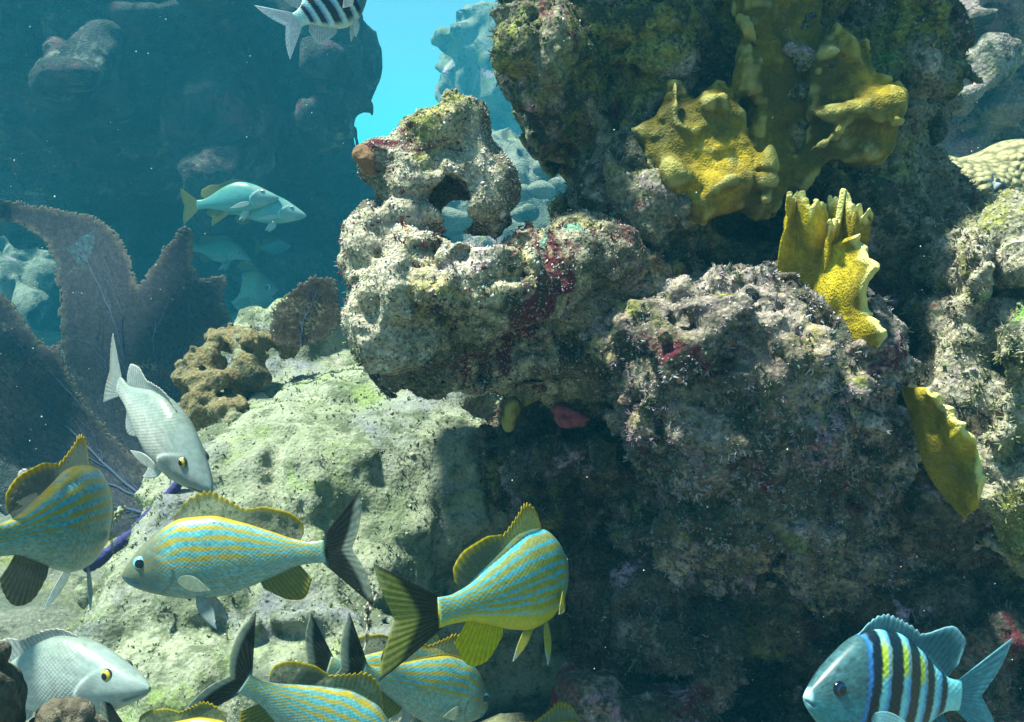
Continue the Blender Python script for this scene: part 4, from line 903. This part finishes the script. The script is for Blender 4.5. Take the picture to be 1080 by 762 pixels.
def snap_spec(fin=(0.42, 0.46, 0.46), fedge=(0.45, 0.45, 0.42), eyey=True, **kw):
    return dict(top=ST, bot=SB, wid=[(0, 0.008), (0.03, 0.03), (0.1, 0.06), (0.22, 0.088), (0.36, 0.102), (0.5, 0.09), (0.7, 0.058), (0.88, 0.028), (1, 0.016)],
                gill=(0.325, -0.01), mouth=(0.135, -0.010, -0.042), scale=60, eye=(0.175, 0.078, 0.030),
                eyec=lambda r: mixc(np.array([0.02, 0.02, 0.02]) + 0 * r[:, None], (0.55, 0.40, 0.04) if eyey else (0.3, 0.4, 0.4), smooth(0.5, 0.62, r) * smooth(0.98, 0.85, r)), pupil=0.5,
                color=snap_color(**kw),
                edge=[('dorsal_fin', dict(s=(0.38, 0.9), h=[(0, 0.01), (0.15, 0.035), (0.4, 0.04), (0.55, 0.04), (0.7, 0.085), (0.85, 0.09), (1, 0.04)], sweep=[(0, 0.6), (0.6, 0.8), (1, 1.2)], spines=10, tsp=0.55, rays=24, color=spiny(fin, fedge, .8)), True),
                      ('anal_fin', dict(s=(0.68, 0.86), h=[(0, 0.03), (0.3, 0.085), (0.6, 0.08), (1, 0.04)], sweep=[(0, 0.6), (1, 1.0)], rays=10, color=softf(fin, fedge, .8)), False)],
                tail=dict(fork=0.17, lobe=0.26, ang=40, color=tailc(fin, fedge, .9)),
                pect=(0.335, -0.045, 0.24, 0.03), pectc=softf((0.55, 0.58, 0.56), (0.6, 0.62, 0.6), .75),
                pelv=(0.38, 0, 0.17, 0.034, (0.7, 0.2, -0.68)), pelvc=softf((0.55, 0.6, 0.6), (0.65, 0.7, 0.7), .85))
# --- sergeant majors
def serg_color(bright=1.0):
    def f(s, v, z, y, ge, mo):
        c = mixc(np.broadcast_to(np.array((0.26, 0.50, 0.50)), s.shape + (3,)), (0.36, 0.55, 0.55), smooth(0.3, -0.7, v))
        c = mixc(c, (0.70, 0.55, 0.03), smooth(0.22, 0.42, v + 0.12 * n2(s, v, 20, 4)) * smooth(0.98, 0.72, v) * smooth(0.3, 0.36, s) * smooth(0.82, 0.7, s))
        c = mixc(c, (0.045, 0.075, 0.08), smooth(0.345, 0.315, s)); c = mixc(c, (0.05, 0.19, 0.22), smooth(0.345, 0.315, s) * smooth(0.35, -0.5, v)); c = c * (1 + (0.35 * n2(s, v, 30, 2) + 0.25 * n2(s, v, 110, 4))[..., None] * smooth(0.36, 0.3, s)[..., None]); c = mixc(c, (0.02, 0.05, 0.07), 0.7 * np.exp(-((ge - 0.003) / 0.006) ** 2) * (np.abs(v) < .8))
        sb = s - 0.035 * v * (1 - s) + 0.006 * n2(s, v, 40, 6)
        for cc, w in ((0.340, 0.030), (0.475, 0.042), (0.620, 0.040), (0.752, 0.030), (0.865, 0.022)):
            a = smooth(w + 0.009, w - 0.006, np.abs(sb - cc)) * smooth(-1.0, -0.72, v)
            bl = np.exp(-((sb - cc + w + .012) / 0.012) ** 2) * smooth(-1.0, -.6, v)
            c = mixc(c, (0.03, 0.16, 0.55), bl * .75)
            c = mixc(c, (0.006, 0.009, 0.018), a)
        c = mixc(c, (0.55, 0.6, 0.62), smooth(0.035, 0.015, s) * .8)
        c = mixc(c, (0.05, 0.10, 0.13), mo * 0.8)
        return rgba(c * bright, 0.55 * smooth(0.2, 0.34, s))
    return f
def serg_spec(bl=(0.11, 0.19, 0.22), tl=(0.17, 0.29, 0.33)):
    return dict(top=[(0, 0.012), (0.02, 0.040), (0.08, 0.110), (0.18, 0.205), (0.3, 0.290), (0.42, 0.325), (0.55, 0.310), (0.7, 0.235), (0.85, 0.125), (0.94, 0.085), (1, 0.080)],
                bot=[(0, -0.012), (0.03, -0.05), (0.1, -0.115), (0.2, -0.190), (0.33, -0.260), (0.48, -0.285), (0.62, -0.255), (0.76, -0.175), (0.88, -0.095), (0.95, -0.075), (1, -0.075)],
                wid=[(0, 0.010), (0.03, 0.032), (0.1, 0.066), (0.22, 0.095), (0.36, 0.108), (0.52, 0.098), (0.7, 0.062), (0.88, 0.030), (1, 0.016)],
                gill=(0.30, 0.0), mouth=(0.045, -0.005, -0.03), scale=34, eye=(0.150, 0.062, 0.040),
                eyec=lambda r: mixc(np.array([0.003, 0.004, 0.010]) + 0 * r[:, None], (0.012, 0.03, 0.08), smooth(0.5, 0.6, r) * smooth(0.8, 0.7, r)) * (1 - 0.7 * smooth(0.85, 1, r))[:, None], pupil=0.5,
                color=serg_color(),
                edge=[('dorsal_fin', dict(s=(0.30, 0.90), h=[(0, 0.01), (0.1, 0.055), (0.25, 0.075), (0.5, 0.06), (0.62, 0.06), (0.8, 0.17), (0.9, 0.16), (1, 0.06)], sweep=[(0, 0.4), (0.5, 0.6), (0.7, .8), (1, 1.0)], spines=12, tsp=0.62, rays=26, color=spiny(bl, (0.32, 0.42, 0.45), .85)), True),
                      ('anal_fin', dict(s=(0.64, 0.89), h=[(0, 0.03), (0.3, 0.10), (0.6, 0.15), (1, 0.05)], sweep=[(0, 0.6), (1, 1.0)], rays=12, color=softf(bl, (0.5, .6, .65), .85)), False)],
                tail=dict(fork=0.16, lobe=0.40, ang=34, color=tailc(tl, tuple(1.25 * x for x in tl), .9)),
                pect=(0.33, -0.06, 0.24, 0.05), pectc=softf((0.4, 0.5, 0.52), (0.5, 0.6, 0.62), .4),
                pelv=(0.38, 0, 0.22, 0.035, (0.7, 0.15, -0.7)), pelvc=softf((0.45, 0.58, 0.6), (0.6, 0.7, 0.72), .85))

GG = 'striped grunts schooling in the foreground'
gl = grunt_spec(0.0, off=0.2); gl['edge'][1][1]['color'] = softf((0.06, 0.07, 0.05), (0.12, 0.11, 0.05), .8); gl['edge'][0][1]['color'] = spiny((0.12, 0.15, 0.12), (0.38, 0.28, 0.01), .6, (0.03, 0.035, 0.035))
g0 = grunt_spec(); gy = grunt_spec(1.0)
fish('grunt', 'striped_grunt', 'largest blue and yellow striped grunt in full side view facing left, black tail', GG, P(129, 608, 0.80), P(343, 583, 0.80), g0, bend=-8, nr=128)
fish('grunt', 'striped_grunt', 'bright yellow grunt with blue lines swimming away toward the dark rock, centre', GG, P(588, 607, 1.03), P(462, 648, 0.82), gy, roll=-6, bend=-42, nr=128, tail=dict(fork=0.19, lobe=0.30, ang=30, swing=-0.02))
fish('grunt', 'striped_grunt', 'striped grunt cut off by the left edge, turned away with raised yellow fin', GG, P(98, 552, 1.02), P(-14, 574, 0.76), gl, roll=0, bend=-36, nr=128)
fish('grunt', 'striped_grunt', 'striped grunt diving off the bottom edge, black forked tail raised behind it', GG, P(420, 815, 0.78), P(256, 722, 0.74), grunt_spec(0.0, off=0.4), roll=0, bend=10, nr=128, tail=dict(fork=0.10, lobe=0.34, ang=58))
fish('grunt', 'striped_grunt', 'pale striped grunt facing right at the bottom, overlapping another behind it', GG, P(513, 748, 0.90), P(381, 712, 0.80), grunt_spec(0.0, off=0.1), roll=0, bend=-10, nr=128)
fish('grunt', 'striped_grunt', 'striped grunt half hidden behind the pale one, tail and back showing', GG, P(492, 730, 1.08), P(346, 703, 1.0), grunt_spec(0.0, off=0.3), roll=0, bend=-8)
fish('grunt', 'striped_grunt', 'grunt almost wholly below the frame, only tail tip and dorsal edge showing', GG, P(272, 803, 0.72), P(130, 777, 0.72), grunt_spec(0.0), roll=0)
fish('grunt', 'striped_grunt', 'grunt at the bottom edge right of centre, only yellow back fin tip showing', GG, P(640, 800, 0.95), P(500, 815, 0.85), grunt_spec(0.0), roll=0)
SG = 'grey snappers'
fish('snap', 'grey_snapper', 'silvery grey snapper in the lower left corner facing right, yellow ringed eye', SG, P(158, 727, 0.72), P(-22, 727, 0.78), snap_spec(), bend=4, nr=128)
fish('snap', 'grey_snapper', 'pale grey snapper diving head down in front of the brown sea fans', SG, P(223, 519, 0.98), P(126, 408, 1.10), snap_spec(belly=(0.50, 0.49, 0.47), base=(0.42, 0.41, 0.38)), roll=8, bend=-10, nr=128, pect=0.08, tail=dict(cup=0.0, swing=0.0))
RG = 'sergeant majors'
fish('serg', 'sergeant_major', 'black and yellow barred sergeant major in the lower right corner facing left', RG, P(848, 737, 0.66), P(1012, 734, 0.72), serg_spec(), bend=-6, nr=128, tint=(0.72, 1.15, 1.25))
fish('serg', 'sergeant_major', 'pale barred sergeant major cut off by the top edge, white tail to the left', RG, P(388, -16, 1.36), P(313, 22, 1.29), serg_spec((0.38, 0.46, 0.48), (0.5, 0.56, 0.6)), roll=-6, bend=0, nr=128, tint=(1.3, 1.2, 1.2))
YT = 'yellow finned snappers under the overhang'
ys = snap_spec(fin=(0.20, 0.18, 0.02), fedge=(0.20, 0.18, 0.02), base=(0.08, 0.25, 0.25), back=(0.06, 0.18, 0.15), belly=(0.11, 0.28, 0.27), eyey=False)  # grey snapper tinted teal, the blue-green water light put into the body colour
fish('snap', 'yellow_finned_snapper', 'pale blue snapper with yellow tail in the shade under the big boulder', YT, P(294, 209, 5.35), P(208, 217, 5.35), ys)
fish('snap', 'yellow_finned_snapper', 'dimmer snapper overlapped by the pale blue one under the big boulder', YT, P(323, 228, 5.4), P(240, 222, 5.4), ys)
DG = 'dim fish sheltering under the boulder'
fish('grunt', 'sheltering_fish', 'dim blue fish at upper left in the dark hollow beside the sea fan', DG, P(266, 276, 7.14), P(205, 262, 7.31), ys)
fish('grunt', 'sheltering_fish', 'round faced striped fish with large eye in the dark hollow', DG, P(297, 310, 6.8), P(215, 318, 7.14), grunt_spec(0.0), nr=96)
fish('grunt', 'sheltering_fish', 'blue fish lowest in the hollow, just above the tan lumpy coral', DG, P(287, 346, 6.8), P(222, 352, 6.97), ys)
fish('grunt', 'sheltering_fish', 'faint fish tail at upper right in the dark hollow', DG, P(312, 268, 7.48), P(275, 262, 7.14), ys)
fish('grunt', 'sheltering_fish', 'faint fish lower right in the hollow, above the small dark fan', DG, P(340, 296, 7.395), P(290, 288, 7.395), ys)
dk = serg_spec(); dk['color'] = lambda s, v, z, y, ge, mo: rgba(mixc(np.broadcast_to(np.array((0.012, 0.013, 0.02)), s.shape + (3,)), (0.75, 0.75, 0.72), smooth(0.62, 0.8, s)), 0.4 + 0 * s)
fish('dam', 'damselfish', 'tiny dark damselfish by the brain coral at the right edge', None, P(1062, 208, 1.6), P(1047, 192, 1.6), dk, nr=64)

# ------------------------------------------------------------------ drifting specks
rs = R_(77); N_ = 900
dd = 0.5 + 2.0 * rs.rand(N_) ** 0.7; pp = to_world(np.stack([(rs.uniform(-80, 1160, N_) - 540) / FPX * dd, (381 - rs.uniform(-60, 820, N_)) / FPX * dd, dd], -1))
ok_ = pp[:, 2] > -0.7; pp, dd = pp[ok_], dd[ok_]; N_ = len(pp)
rr = 0.00042 * dd * rs.lognormal(0, .5, N_)
vs = (pp[:, None] + _oct[None] * rr[:, None, None]).reshape(-1, 3); fs = (np.arange(N_)[:, None, None] * 6 + _octf[None]).reshape(-1, 3)
M['speck'] = plain_mat('speck', (0.6, 0.6, 0.52), None, 10, 0.8, 0.1)
tag(obj('drifting_specks', vs, fs, M['speck']), kind='stuff')

# ------------------------------------------------------------------ the water itself
x0, x1, y0, y1, z0, z1 = -162, 162, -7, 222, -4.8, 5.4
hv = [(x, y, z) for x in (x0, x1) for y in (y0, y1) for z in (z0, z1)]
hf = [(0, 1, 3, 2), (4, 6, 7, 5), (0, 4, 5, 1), (2, 3, 7, 6), (0, 2, 6, 4), (1, 5, 7, 3)]
m = bpy.data.materials.new('water_haze'); m.use_nodes = True; n = m.node_tree.nodes; n.clear(); l = m.node_tree.links
out = n.new('ShaderNodeOutputMaterial'); pv = n.new('ShaderNodeVolumePrincipled'); l.new(pv.outputs[0], out.inputs['Volume'])
pv.inputs['Density'].default_value = HAZE['density']; pv.inputs['Color'].default_value = (*HAZE['color'], 1); pv.inputs['Absorption Color'].default_value = (*HAZE['absorb'], 1); pv.inputs['Anisotropy'].default_value = 0.2
ho = obj('haze', np.array(hv, float), hf, m, loc=(0, 0, 0), smooth_=False); tag(ho, kind='stuff')
